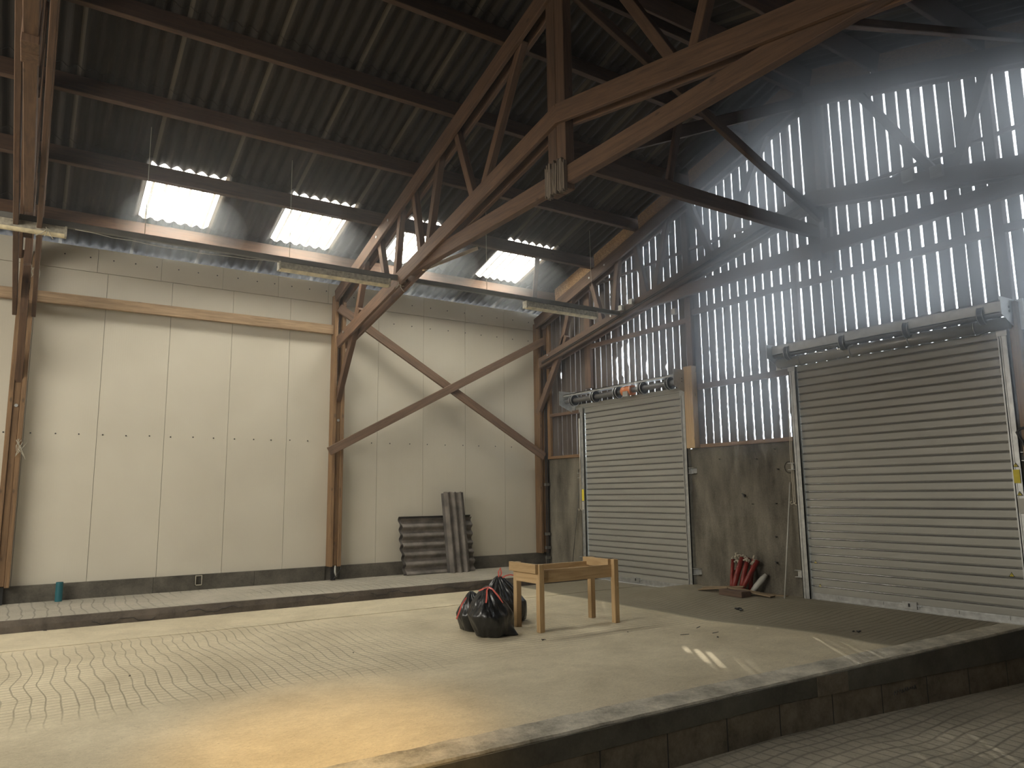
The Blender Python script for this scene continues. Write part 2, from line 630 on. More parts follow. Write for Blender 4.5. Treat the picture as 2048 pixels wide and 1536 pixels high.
# coping with chipped edges
s = MB()
n = 260
prof = []
for i in range(n + 1):
    x = -8 + 18.02 * i / n
    j1 = 0.012 * noise.noise(Vector((x * 3, 0, 0))) + 0.006 * noise.noise(Vector((x * 14, 5, 0)))
    j2 = 0.018 * noise.noise(Vector((x * 4, 9, 0))) + 0.010 * noise.noise(Vector((x * 17, 2, 0)))
    jz = 0.004 * noise.noise(Vector((x * 6, 3, 3)))
    zt = fz(x, 4.95)
    e0, e1 = 4.61 - 0.42 * lin(x), 4.95 - 0.48 * lin(x)
    prof.append([(x, e0 + j1 + 0.004, -1.93), (x, e0 + j1, zt - 0.012), (x, e0 + 0.012 + j1, zt + 0.004 + jz), (x, e1 - 0.01 + j2, zt + 0.006 + jz), (x, e1 + 0.02 + j2, zt - 0.03), (x, e1 + 0.02, -1.93)])
vs_ = [p for r_ in prof for p in r_]
fs_ = [(6 * i + k, 6 * i + (k + 1) % 6, 6 * i + 6 + (k + 1) % 6, 6 * i + 6 + k) for i in range(n) for k in range(6)]
s.add(vs_, fs_)
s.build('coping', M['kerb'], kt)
s = MB()
for i in range(60):
    xa, xb = -8 + 18.02 * i / 60, -8 + 18.02 * (i + 1) / 60
    ya, yb = 4.600 - 0.42 * lin(xa), 4.600 - 0.42 * lin(xb)
    za, zb = fz(xa, 4.95) - 0.02, fz(xb, 4.95) - 0.02
    s.add([(xa, ya, -1.925), (xb, yb, -1.925), (xb, yb, zb), (xa, ya, za), (xa, ya + .012, -1.925), (xb, yb + .012, -1.925), (xb, yb + .012, zb), (xa, ya + .012, za)],
          [(0, 1, 2, 3), (7, 6, 5, 4), (3, 2, 6, 7), (0, 4, 5, 1)])
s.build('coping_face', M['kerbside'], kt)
s = MB()
x = 4.48 - 0.705 * 17
while x < 10:
    xb = min(x + 0.700, 10.02)
    ya, yb = 4.607 - 0.42 * lin(x), 4.607 - 0.42 * lin(xb)
    s.add([(x + .005, ya, -2.2), (xb, yb, -2.2), (xb, yb + .25, -2.2), (x + .005, ya + .25, -2.2),
           (x + .005, ya, -1.93), (xb, yb, -1.93), (xb, yb + .25, -1.93), (x + .005, ya + .25, -1.93)],
          [(0, 3, 2, 1), (4, 5, 6, 7), (0, 1, 5, 4), (1, 2, 6, 5), (2, 3, 7, 6), (3, 0, 4, 7)])
    x += 0.705
s.build('block_course', M['block'], kt)
x = 4.48 - 0.705 * 17
s = MB()
while x < 10:
    s.box(x - 0.004, x + 0.006, 4.606 - 0.42 * lin(x), 4.66 - 0.42 * lin(x), -2.2, -1.93)
    x += 0.705
s.build('mortar_joints', M['dark'], kt)
s = MB()
s.add([(6.40, 4.596 - 0.042, -1.925), (6.82, 4.596 - 0.086, -1.925), (6.82, 4.62 - 0.086, -1.925), (6.40, 4.62 - 0.042, -1.925),
       (6.40, 4.596 - 0.042, -1.752), (6.82, 4.596 - 0.086, -1.742), (6.82, 4.62 - 0.086, -1.742), (6.40, 4.62 - 0.042, -1.752)],
      [(0, 3, 2, 1), (4, 5, 6, 7), (0, 1, 5, 4), (1, 2, 6, 5), (2, 3, 7, 6), (3, 0, 4, 7)])
s.build('closer_block', M['block'], kt)
# smudged stamp on one block
s = MB()
random.seed(5)
for k in range(9):
    xx = 7.42 + 0.047 * k
    s.tube([(xx, 4.604 - 0.19, -2.02 - 0.02 * random.random()), (xx + 0.012, 4.603 - 0.19, -1.99 - 0.01 * random.random()), (xx + 0.03, 4.604 - 0.19, -2.03 + 0.02 * random.random())], 0.004, 5)
s.build('stamp', M['black'], kt)
random.seed(7)

stp = empty('trim_2', (1.0, 13.0, -1.745))
tag(stp, 'low raised concrete step running along the foot of the cream wall', 'step', kind='structure')
s = MB()
s.box(-8, 10.0, 12.09, 14.0, -1.745, -1.578)
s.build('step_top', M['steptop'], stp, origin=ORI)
s = MB()
prof = []
for i in range(n + 1):
    x = -8 + 18.0 * i / n
    j = 0.012 * noise.noise(Vector((x * 3, 7, 1))) + 0.006 * noise.noise(Vector((x * 15, 3, 1)))
    prof.append([(x, 12.06 + j, -1.75), (x, 12.055 + j, -1.66), (x, 12.07 + j, -1.582), (x, 12.10, -1.5775), (x, 12.10, -1.75)])
vs_ = [p for r_ in prof for p in r_]
fs_ = [(5 * i + k, 5 * i + (k + 1) % 5, 5 * i + 5 + (k + 1) % 5, 5 * i + 5 + k) for i in range(n) for k in range(5)]
s.add(vs_, fs_)
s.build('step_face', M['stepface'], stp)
# cracks along the step face
for (xa, xb, zc) in ((0.9, 1.7, -1.70), (2.1, 2.9, -1.67), (4.0, 4.7, -1.64), (5.0, 5.8, -1.65), (6.2, 7.4, -1.66)):
    s = MB()
    pts = [(xa + (xb - xa) * k / 14, 12.047, zc + 0.03 * math.sin(k * 0.7 + xa * 3) + 0.012 * math.sin(k * 2.3)) for k in range(15)]
    s.tube(pts, 0.004, 5)
    s.build('crack', M['dark'], stp)

# ------------------------------------------------------------------ left (cream) wall
wl = empty('wall_left', (2.0, 14.03, -1.32))
tag(wl, 'smooth cream insulated panel wall behind the posts', 'wall', kind='structure')
s = MB()
edges = [-8.2 + 0.0, -7.24, -6.22, -5.2, -4.18, -3.15, -2.13, -1.11, -0.09, 0.926, 1.947, 2.995, 4.06, 4.95, 5.892, 6.92, 7.94, 8.96, 10.0]
for a, b_ in zip(edges[:-1], edges[1:]):
    s.box(a + 0.003, b_ - 0.003, 14.0, 14.06, -1.32, 3.80)
s.build('panels', M['cream'], wl, origin=ORI)
s = MB()
ed2 = [-8.2, -7.2, -6.2, -5.2, -4.2, -3.2, -2.2, -1.25, -0.25, 0.76, 1.75, 2.79, 3.81, 4.8, 5.892, 6.92, 7.94, 8.96, 10.0]
for a, b_ in zip(ed2[:-1], ed2[1:]):
    s.box(a + 0.003, b_ - 0.003, 13.996, 14.06, 3.807, 4.22)
s.build('top_panels', M['cream'], wl, origin=ORI)
s = MB()
s.box(-8.2, 10.0, 14.03, 14.08, -1.40, 4.22)
s.build('backing', M['seam'], wl)
scr = None
for (zz, xa, xb, st) in ((1.05, -0.35, 4.7, 0.345), (1.05, 5.35, 9.9, 0.42), (4.05, -0.4, 4.8, 0.345), (4.0, 5.35, 9.9, 0.43), (3.55, 5.35, 9.9, 0.43)):
    x = xa
    while x < xb:
        if scr is None:
            b_ = MB()
            b_.tube([(0, 0, 0), (0, -0.006, 0)], 0.012, 8)
            scr = b_.build('screw', M['dark'], wl, origin=(0, 0, 0))
            o = scr
        else:
            o = scr.copy()
            C.objects.link(o)
        o.location = V((x + random.uniform(-.02, .02), 14.0 if zz < 3.8 else 13.996, zz + random.uniform(-.006, .006)))
        x += st
bs = empty('baseboard_left', (2.0, 13.95, -1.575))
tag(bs, 'dark stained concrete plinth under the cream wall', 'plinth', kind='structure')
s = MB()
for a, b_ in ((-8.0, 1.9), (1.905, 2.55), (2.68, 3.55), (3.555, 4.85), (5.15, 7.1), (7.105, 10.0)):
    s.box(a, b_, 13.94, 14.06, -1.578, -1.32)
s.box(-8, 10, 13.975, 14.06, -1.578, -1.325)
s.box(2.55, 2.68, 13.94, 14.06, -1.578, -1.50)
s.build('plinth', M['plinth'], bs, origin=ORI)
s = MB()
s.box(2.56, 2.672, 13.932, 13.945, -1.50, -1.488)
s.box(2.56, 2.672, 13.932, 13.945, -1.345, -1.333)
s.box(2.56, 2.572, 13.932, 13.945, -1.50, -1.34)
s.box(2.66, 2.672, 13.932, 13.945, -1.50, -1.34)
s.build('recess_frame', M['kerb'], bs)

# ------------------------------------------------------------------ roof
PITCH = 0.1785
cl = empty('ceiling', (1.0, RY, 4.3))
tag(cl, 'dark fibre cement corrugated roof seen from below', 'roof', kind='structure')


def corr(x0, x1, ya, yb, za, zb, amp=0.026, th=0.007, seg=10):
    """corrugated sheet between lines y=ya (height za) and y=yb (height zb); waves across x"""
    b_ = MB()
    nw = int(round((x1 - x0) / PITCH * seg))
    tv, fv = [], []
    for i in range(nw + 1):
        x = x0 + (x1 - x0) * i / nw
        w = amp * math.cos(2 * math.pi * (x - 1.24) / PITCH)
        tv += [(x, ya, za + w), (x, yb, zb + w), (x, ya, za + w + th), (x, yb, zb + w + th)]
    for i in range(nw):
        a = 4 * i
        fv += [(a, a + 4, a + 5, a + 1), (a + 2, a + 3, a + 7, a + 6), (a, a + 2, a + 6, a + 4), (a + 1, a + 5, a + 7, a + 3)]
    fv += [(0, 1, 3, 2), (4 * nw, 4 * nw + 2, 4 * nw + 3, 4 * nw + 1)]
    b_.add(tv, fv)
    return b_


RO = 0.315
X0, X1 = 1.24 - PITCH * 54, 1.24 + PITCH * 51
ysL = [6.47, 7.56, 8.92, 10.28, 11.65, 13.10, 14.35]
SKY = [(1.24 + 12 * k * PITCH, 1.24 + (12 * k + 6) * PITCH) for k in range(4)]


def course(ya, yb, lift, sky=False):
    za, zb = zr(ya) + RO + lift, zr(yb) + RO + lift * 0.0
    sg = 1 if ya > RY else -1
    if not sky:
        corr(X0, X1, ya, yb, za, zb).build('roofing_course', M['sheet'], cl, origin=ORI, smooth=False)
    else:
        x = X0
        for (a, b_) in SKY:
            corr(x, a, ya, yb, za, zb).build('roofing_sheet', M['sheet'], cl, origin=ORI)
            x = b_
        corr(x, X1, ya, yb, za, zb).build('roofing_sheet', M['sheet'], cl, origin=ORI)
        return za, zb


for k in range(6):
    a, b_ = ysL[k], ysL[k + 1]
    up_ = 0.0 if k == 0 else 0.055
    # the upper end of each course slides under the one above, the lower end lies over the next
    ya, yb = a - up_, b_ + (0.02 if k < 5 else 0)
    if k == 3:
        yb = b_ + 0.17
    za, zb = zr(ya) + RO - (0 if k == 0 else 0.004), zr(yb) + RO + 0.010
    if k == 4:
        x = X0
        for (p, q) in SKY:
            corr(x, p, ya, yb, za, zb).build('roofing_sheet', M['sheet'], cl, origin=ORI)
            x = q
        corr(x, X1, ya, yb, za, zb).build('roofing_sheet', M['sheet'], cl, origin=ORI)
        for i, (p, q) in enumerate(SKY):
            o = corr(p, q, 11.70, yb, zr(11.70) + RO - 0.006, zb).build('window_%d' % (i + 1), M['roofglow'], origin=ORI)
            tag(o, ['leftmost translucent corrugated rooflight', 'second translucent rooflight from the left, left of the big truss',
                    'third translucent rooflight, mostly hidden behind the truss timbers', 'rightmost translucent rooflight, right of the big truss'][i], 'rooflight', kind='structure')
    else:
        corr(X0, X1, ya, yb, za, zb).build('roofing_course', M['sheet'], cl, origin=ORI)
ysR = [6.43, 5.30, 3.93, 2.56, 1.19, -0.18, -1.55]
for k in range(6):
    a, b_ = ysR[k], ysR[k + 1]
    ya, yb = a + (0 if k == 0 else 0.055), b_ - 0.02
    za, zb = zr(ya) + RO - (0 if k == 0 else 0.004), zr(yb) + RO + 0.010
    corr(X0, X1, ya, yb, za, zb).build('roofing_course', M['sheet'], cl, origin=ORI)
s = MB()
s.tube([(X0, RY, RZ + RO + 0.035), (X1, RY, RZ + RO + 0.035)], 0.09, 12)
s.build('ridge_cap', M['sheet'], cl, origin=ORI)

# purlins
pur = [(13.10, 'eaves purlin under the rooflights, thickest and lit along its face', 0.10, 0.262),
       (11.65, 'purlin running just above the four rooflights', 0.07, 0.272),
       (10.28, 'second purlin above the rooflights on the left slope', 0.07, 0.272),
       (8.92, 'third purlin above the rooflights on the left slope', 0.07, 0.272),
       (7.56, 'highest left slope purlin, next to the ridge', 0.07, 0.272),
       (6.55, 'ridge purlin on the left side of the ridge line', 0.06, 0.24),
       (6.35, 'ridge purlin on the right side of the ridge line', 0.06, 0.24),
       (5.30, 'first purlin right of the ridge on the right slope', 0.07, 0.272),
       (3.93, 'second purlin right of the ridge on the right slope', 0.07, 0.272),
       (2.56, 'third purlin right of the ridge, overhead', 0.07, 0.272),
       (1.19, 'fourth purlin right of the ridge, above the photographer', 0.07, 0.272),
       (-0.18, 'lowest purlin of the right slope, behind the photographer', 0.07, 0.272)]
for (y, lab, w, h) in pur:
    nrm = Vector((0, SL if y > RY else -SL, 1)).normalized()
    sidev = Vector((0, 1, -SL if y > RY else SL)).normalized()
    c0 = Vector((X0 + 0.1, y, zr(y))) + nrm * (h / 2 + 0.004)
    c1 = Vector((10.12, y, zr(y))) + nrm * (h / 2 + 0.004)
    o = beam('purlin', c0, c1, w, h, M['truss'] if y > 13 else M['purlin'], side=sidev)
    tag(o, lab, 'purlin', 'roof purlins')


# ------------------------------------------------------------------ trusses
def truss(xc, label, mat, sp=0.085):
    t = empty('roof_truss', (xc, RY, 3.4))
    tag(t, label, 'truss', 'scissor roof trusses')
    SD = (1, 0, 0)
    hw = 0.245
    for sx_ in (-sp, sp):
        for sg in (1, -1):
            ye = RY + sg * 7.35
            # rafter plank
            nz = 1 / math.sqrt(1 + SL * SL)
            d = hw / 2 / nz
            beam('rafter', (xc + sx_, RY, RZ - d), (xc + sx_, ye, zr(ye) - d), 0.06, hw, mat, t, SD)
            # scissor plank: from the post up to the king post
            z0, z1 = 2.96, 4.40
            beam('scissor_beam', (xc + sx_, RY + sg * 7.2, z0), (xc + sx_, RY + sg * (-0.02), z1), 0.06, 0.235, mat, t, SD)
    for dy in ((-0.086, 0.086) if xc < 9 else (-0.06,)):
        beam('king_post', (xc, RY + 0.05 + dy, 3.45), (xc, RY + 0.05 + dy, RZ - 0.05), 0.125, 0.168, mat, t, (1, 0, 0))
    beam('tie_beam', (xc, RY - 4.1, 3.62), (xc, RY + 4.1, 3.62), 0.105, 0.21, mat, t, SD)
    webs = [((7.25, 5.80), (8.24, 4.15)), ((9.05, 5.42), (8.50, 4.10)), ((9.50, 5.20), (9.92, 3.80)), ((10.44, 4.92), (10.15, 3.75)),
            ((10.92, 4.80), (11.12, 3.55)), ((11.82, 4.50), (11.48, 3.50)), ((12.45, 4.30), (12.90, 3.25))]
    for (a, b_) in webs:
        for sg in (1, -1):
            f_ = lambda y: RY + sg * (y - RY)
            beam('web_strut', (xc, f_(a[0]), a[1]), (xc, f_(b_[0]), b_[1]), 0.10, 0.115, mat, t, SD)
    for sg in (1, -1):
        f_ = lambda y: RY + sg * (y - RY)
        beam('knee_brace', (xc, f_(12.72), 3.45), (xc, f_(13.86), 1.82), 0.10, 0.14, mat, t, SD)
    # bolt washers on the near face
    for (y, z) in ((11.25, zr(11.25) - 0.14), (11.75, zr(11.75) - 0.14), (13.3, 3.1), (11.1, 3.55)):
        disc('bolt', (xc - 0.116, y, z), (-1, 0, 0), 0.022, 0.008, M['galv'], t)
    return t


t1 = truss(-0.215, 'roof truss at the left edge seen end on, standing over the leftmost post', M['truss'], 0.125)
t2 = truss(4.985, 'large brown scissor truss crossing the middle of the picture', M['truss'])
t3 = truss(9.80, 'dark roof truss against the slatted gable wall', M['gable'])

# frayed end at the foot of the middle king post
s = MB()
random.seed(3)
for k in range(34):
    y = 6.32 + 0.355 * k / 33
    z0 = 3.40 + 0.06 * random.random()
    s.box(4.985 - 0.098 - 0.016 * random.random(), 4.985 - 0.06, y, y + 0.009, z0, 3.74 + 0.10 * random.random())
s.build('frayed_end', M['endgrain'], t2)
random.seed(7)

# posts
for (xc, lab, dark_) in ((-0.215, 'tall brown timber post at the left edge of the picture', 0),
                         (4.985, 'brown timber post in the middle of the cream wall under the big truss', 0),
                         (9.87, 'slim timber post in the corner between cream wall and slatted gable', 1)):
    t = empty('timber_post', (xc, 13.86, -1.32))
    tag(t, lab, 'post', 'timber posts along the cream wall')
    for sx_ in (-0.08, 0.08):
        beam('plank', (xc + sx_, 13.86, -1.32), (xc + sx_, 13.86, 3.95), 0.065, 0.22, M['post'], t, (1, 0, 0))
    beam('spacer', (xc, 13.87, -1.30), (xc, 13.87, 1.90), 0.094, 0.18, M['post'], t, (1, 0, 0))
    if not dark_:
        s = MB()
        s.box(xc - 0.04, xc + 0.04, 13.84, 13.9, -1.575, -1.315)
        s.build('foot_plate', M['dark'], t)
        for z in (3.0, 1.45):
            disc('bolt', (xc + 0.0, 13.745 if z > 2 else 13.775, z), (0, -1, 0), 0.026, 0.01, M['galv'], t)
# cable stub at the foot of the middle post
s = MB()
s.tube([(5.0, 13.80, -1.30), (4.99, 13.77, -1.42), (5.02, 13.78, -1.50)], 0.018, 8)
o = s.build('conduit_stub', M['white'], smooth=True)
tag(o, 'short white conduit stub at the foot of the middle post', 'conduit')
s = MB()
s.tube([(4.93, 13.74, -1.56), (4.98, 13.72, -1.50), (5.06, 13.74, -1.42), (5.10, 13.74, -1.34)], 0.008, 6)
o = s.build('cable', M['black'], smooth=True)
tag(o, 'black cable curling at the foot of the middle post', 'cable')

# wall rail and cross braces
o = beam('wall_rail', (-3.0, 13.86, 3.245), (4.87, 13.86, 3.245), 0.075, 0.185, M['rail'], side=(0, 1, 0))
tag(o, 'pale horizontal timber rail across the cream wall, left bay', 'rail')
o = beam('cross_brace', (4.93, 13.71, 3.67), (9.84, 13.71, 0.83), 0.06, 0.17, M['brace'], side=(0, 1, 0))
tag(o, 'diagonal wall brace falling from the middle post down to the corner', 'brace', 'crossed wall braces')
o = beam('cross_brace', (4.77, 13.64, 0.835), (9.82, 13.64, 3.50), 0.06, 0.165, M['brace'], side=(0, 1, 0))
tag(o, 'diagonal wall brace rising from the middle post up to the corner', 'brace', 'crossed wall braces')

# bracing under the ridge
o = beam('ridge_binder', (5.08, 6.42, 3.86), (9.98, 6.42, 3.86), 0.09, 0.19, M['purlin'], side=(0, 1, 0))
tag(o, 'horizontal binder from the big truss king post to the gable', 'beam')
o = beam('ridge_brace', (5.08, 6.50, 3.90), (9.75, 6.50, 6.02), 0.07, 0.17, M['purlin'], side=(0, 1, 0))
tag(o, 'diagonal ridge brace rising from king post foot to the gable peak', 'brace', 'crossed ridge braces')
o = beam('ridge_brace', (5.08, 6.33, 5.95), (9.75, 6.33, 4.05), 0.07, 0.13, M['purlin'], side=(0, 1, 0))
tag(o, 'diagonal ridge brace falling from king post head to the gable', 'brace', 'crossed ridge braces')
o = beam('hanging_strut', (7.16, 6.42, 5.9), (6.66, 6.42, 3.96), 0.06, 0.10, M['purlin'], side=(0, 1, 0))
tag(o, 'slanting strut hanging from the ridge onto the binder', 'strut')
o = beam('roof_brace', (5.12, 6.66, 4.30), (6.05, 10.2, 5.06), 0.07, 0.10, M['truss'], side=(1, 0, 0))
tag(o, 'roof brace running from the king post behind the big truss', 'brace')
o = beam('roof_brace', (5.02, 3.3, 3.80), (9.85, 3.45, 5.42), 0.07, 0.08, M['purlin'], side=(0, 1, 0))
tag(o, 'thin brace near the top right, nearly level in the picture', 'brace')
o = beam('lath', (5.0, 10.15, 3.52), (6.5, 11.02, 4.38), 0.05, 0.06, M['new'])
tag(o, 'short pale lath sticking out from the big truss toward a rooflight', 'lath')
o = beam('eaves_strut', (8.28, 11.65, 4.70), (8.80, 12.55, 3.95), 0.10, 0.035, M['purlin'], side=(1, 0, 0))
tag(o, 'dark strut hanging across the rightmost rooflight', 'strut')

# OSB infill between purlins above the gable rafter
ys_ = [13.05, 11.65, 10.28, 8.92, 7.56, 6.50]
names = ['lowest left infill panel beside the eaves', 'second left infill panel from the eaves', 'third left infill panel from the eaves',
         'fourth left infill panel from the eaves', 'top left infill panel next to the ridge']
for i in range(5):
    a, b_ = ys_[i] - 0.07, ys_[i + 1] + 0.06
    s = MB()
    s.add([(9.70, a, zr(a) - 0.005), (9.70, b_, zr(b_) - 0.005), (9.70, b_ + 0.10, zr(b_ + 0.1) + 0.27), (9.70, a + 0.02, zr(a) + 0.27),
           (9.715, a, zr(a) - 0.005), (9.715, b_, zr(b_) - 0.005), (9.715, b_ + 0.10, zr(b_ + 0.1) + 0.27), (9.715, a + 0.02, zr(a) + 0.27)],
          [(0, 1, 2, 3), (7, 6, 5, 4), (0, 4, 5, 1), (1, 5, 6, 2), (2, 6, 7, 3), (3, 7, 4, 0)])
    o = s.build('chipboard_panel', M['osb'])
    tag(o, 'strand board ' + names[i], 'panel', 'strand board panels above the gable rafter')
ys_ = [6.38, 5.30, 3.93, 2.56, 1.19]
names = ['top right infill panel next to the ridge', 'second right infill panel from the ridge', 'third right infill panel from the ridge', 'fourth right infill panel from the ridge']
for i in range(4):
    a, b_ = ys_[i] - 0.06, ys_[i + 1] + 0.06
    s = MB()
    s.add([(9.70, a, zr(a) - 0.005), (9.70, b_, zr(b_) - 0.005), (9.70, b_, zr(b_) + 0.27), (9.70, a, zr(a) + 0.27),
           (9.715, a, zr(a) - 0.005), (9.715, b_, zr(b_) - 0.005), (9.715, b_, zr(b_) + 0.27), (9.715, a, zr(a) + 0.27)],
          [(0, 1, 2, 3), (7, 6, 5, 4), (0, 4, 5, 1), (1, 5, 6, 2), (2, 6, 7, 3), (3, 7, 4, 0)])
    o = s.build('chipboard_panel', M['osb'])
    tag(o, 'strand board ' + names[i], 'panel', 'strand board panels above the gable rafter')

# ------------------------------------------------------------------ gable wall: slats, concrete, framing
D1 = (9.45, 12.42, -1.745, 2.18)     # door openings: y0, y1, z0, z1
D2 = (4.12, 7.14, -1.62, 2.22)
wr = empty('wall_right', (10.05, 6.4, -1.745))
tag(wr, 'gable wall of weathered vertical boards with light showing through the gaps', 'wall', kind='structure')
s = MB()
random.seed(11)
y = 13.96
y_edge = 13.96


NOTCH = [(11.41, 2.30, 2.74), (11.22, 2.34, 2.97), (11.06, 2.54, 2.99), (10.45, 2.28, 2.55), (11.40, 3.37, 3.5), (13.2, 2.6, 2.75), (12.3, 2.25, 2.38), (9.9, 2.3, 2.42)]


def board(b_, y0, y1, z0, z1, x0, jag):
    nt_ = [(a, c_) for (yn, a, c_) in NOTCH if y0 - 0.088 < yn <= y0 + 0.0875]
    jag = jag or bool(nt_)
    nseg = max(2, int((z1 - z0) / 0.35)) if not jag else max(4, int((z1 - z0) / 0.05))
    vs_, fs_ = [], []
    for i in range(nseg + 1):
        z = z0 + (z1 - z0) * i / nseg
        a = y0 + (random.uniform(-0.003, 0.003) if not jag else random.uniform(-0.006, 0.006))
        c_ = y1 + (random.uniform(-0.002, 0.002) if not jag else random.uniform(-0.004, 0.004))
        if any(p_ <= z <= q_ for (p_, q_) in nt_):
            a += 0.035
        vs_ += [(x0, a, z), (x0, c_, z), (x0 + 0.026, c_, z), (x0 + 0.026, a, z)]
    for i in range(nseg):
        for k in range(4):
            a = 4 * i + k
            c_ = 4 * i + (k + 1) % 4
            fs_.append((a, c_, c_ + 4, a + 4))
    fs_ += [(3, 2, 1, 0), tuple(4 * nseg + k for k in range(4))]
    b_.add(vs_, fs_)


k = 0
while y_edge > -1.4:
    pitch_ = 0.1755
    gap = random.uniform(0.036, 0.045) if random.random() > 0.22 else random.choice((0.020, 0.028, 0.034))
    if y_edge > 9.2:
        gap *= 0.85
    if y_edge > 12.4:
        gap *= 0.62
    y1 = y_edge
    y0 = y_edge - pitch_ + gap
    ym = (y0 + y1) / 2
    top = min(zr(y0), zr(y1)) + 0.22
    spans = []
    if D1[0] - 0.12 < ym < D1[1] + 0.10:
        spans = [(1.72, top)]
    elif D2[0] - 0.06 < ym < D2[1] + 0.08:
        spans = [(1.80, top)]
    else:
        spans = [(0.74, top)]
    jag = (7.1 < ym < 9.4)
    for (a, b_) in spans:
        if jag and a < 1:
            board(s, y0, y1, a, 2.6, 10.035, True)
            board(s, y0, y1, 2.6, b_, 10.035, False)
        else:
            board(s, y0, y1, a, b_, 10.035 + random.uniform(0, 0.008), False)
    y_edge -= pitch_
    k += 1
s.build('cladding_boards', M['board'], wr, origin=ORI)
random.seed(7)
s = MB()
for (a, b_) in ((12.46, 14.0), (7.16, 9.42), (-1.3, 4.08)):
    s.box(10.0, 10.14, a, b_, -1.76 if a > 0 else -2.35, 0.765)
s.box(10.0, 10.14, -1.3, 4.66, -2.35, -1.61)
s.box(10.0, 10.14, 4.0, 7.2, -1.85, -1.625)
s.box(10.0, 10.14, 9.4, 12.5, -1.85, -1.738)
s.build('concrete_panels', M['gwall'], wr, origin=ORI)


def gb(name, y0, z0, y1, z1, h, lab, mat='gable', x=9.985, w=0.075, cat='rail', grp='rails of the slatted gable wall'):
    o = beam(name, (x, y0, z0), (x, y1, z1), w, h, M[mat], side=(1, 0, 0))
    tag(o, lab, cat, grp)
    return o


gb('gable_rail', 9.32, 3.12, 12.12, 3.12, 0.09, 'gable rail above the left roller shutter')
gb('gable_rail', 7.02, 3.24, 9.18, 3.24, 0.10, 'gable rail high between the two shutters')
gb('gable_rail', 4.16, 3.20, 6.94, 3.20, 0.10, 'gable rail above the right roller shutter')
gb('gable_rail', -1.2, 3.20, 4.0, 3.20, 0.10, 'gable rail right of the right shutter, at the picture edge')
gb('gable_rail', 7.16, 1.86, 9.12, 1.86, 0.10, 'short rail midway between the two shutters')
gb('gable_rail', 12.50, 1.76, 13.72, 1.76, 0.07, 'short rail between the corner and the left shutter')
gb('gable_rail', 0.0, 4.45, 12.3, 4.45, 0.05, 'thin rail high across the gable behind the truss', x=10.005, w=0.05)
gb('sill_board', 7.18, 0.80, 9.12, 0.80, 0.065, 'reddish sill board on the concrete between the shutters', 'post', 10.0, 0.12, 'sill', 'sill boards of the gable wall')
gb('sill_board', 12.52, 0.80, 13.72, 0.80, 0.065, 'reddish sill board on the concrete in the corner', 'post', 10.0, 0.12, 'sill', 'sill boards of the gable wall')
gb('sill_board', -1.2, 0.80, 3.9, 0.80, 0.065, 'sill board on the concrete at the right edge', 'post', 10.0, 0.12, 'sill', 'sill boards of the gable wall')


def stud(y, z0, z1, wy, lab, mat='gable', x=9.985, dx=0.08):
    o = beam('gable_stud', (x, y, z0), (x, y, z1), dx, wy, M[mat], side=(1, 0, 0))
    tag(o, lab, 'stud', 'studs of the slatted gable wall')
    return o


stud(9.27, 0.77, 2.25, 0.20, 'pale new timber stud right of the left roller shutter', 'new', 9.93, 0.13)
stud(9.27, 2.26, 5.35, 0.14, 'dark stud rising above the pale new stud')
stud(12.20, 2.22, 4.45, 0.20, 'dark stud above the left end of the left shutter', 'gable')
stud(7.02, 2.22, 5.95, 0.10, 'dark stud above the left end of the right shutter')
stud(6.39, 3.3, 6.15, 0.14, 'dark stud under the gable peak', 'gable')
stud(4.05, 2.22, 5.45, 0.13, 'dark stud above the right end of the right shutter')
stud(3.98, -1.62, 2.25, 0.10, 'timber stud right of the right shutter at the picture edge', 'rail', 9.94, 0.11)
stud(13.66, 0.83, 3.9, 0.10, 'narrow stud in the corner beside the cream wall', 'post')
stud(11.25, 3.15, 4.75, 0.07, 'thin stud between rail and rafter left of centre')

# ------------------------------------------------------------------ roller shutters


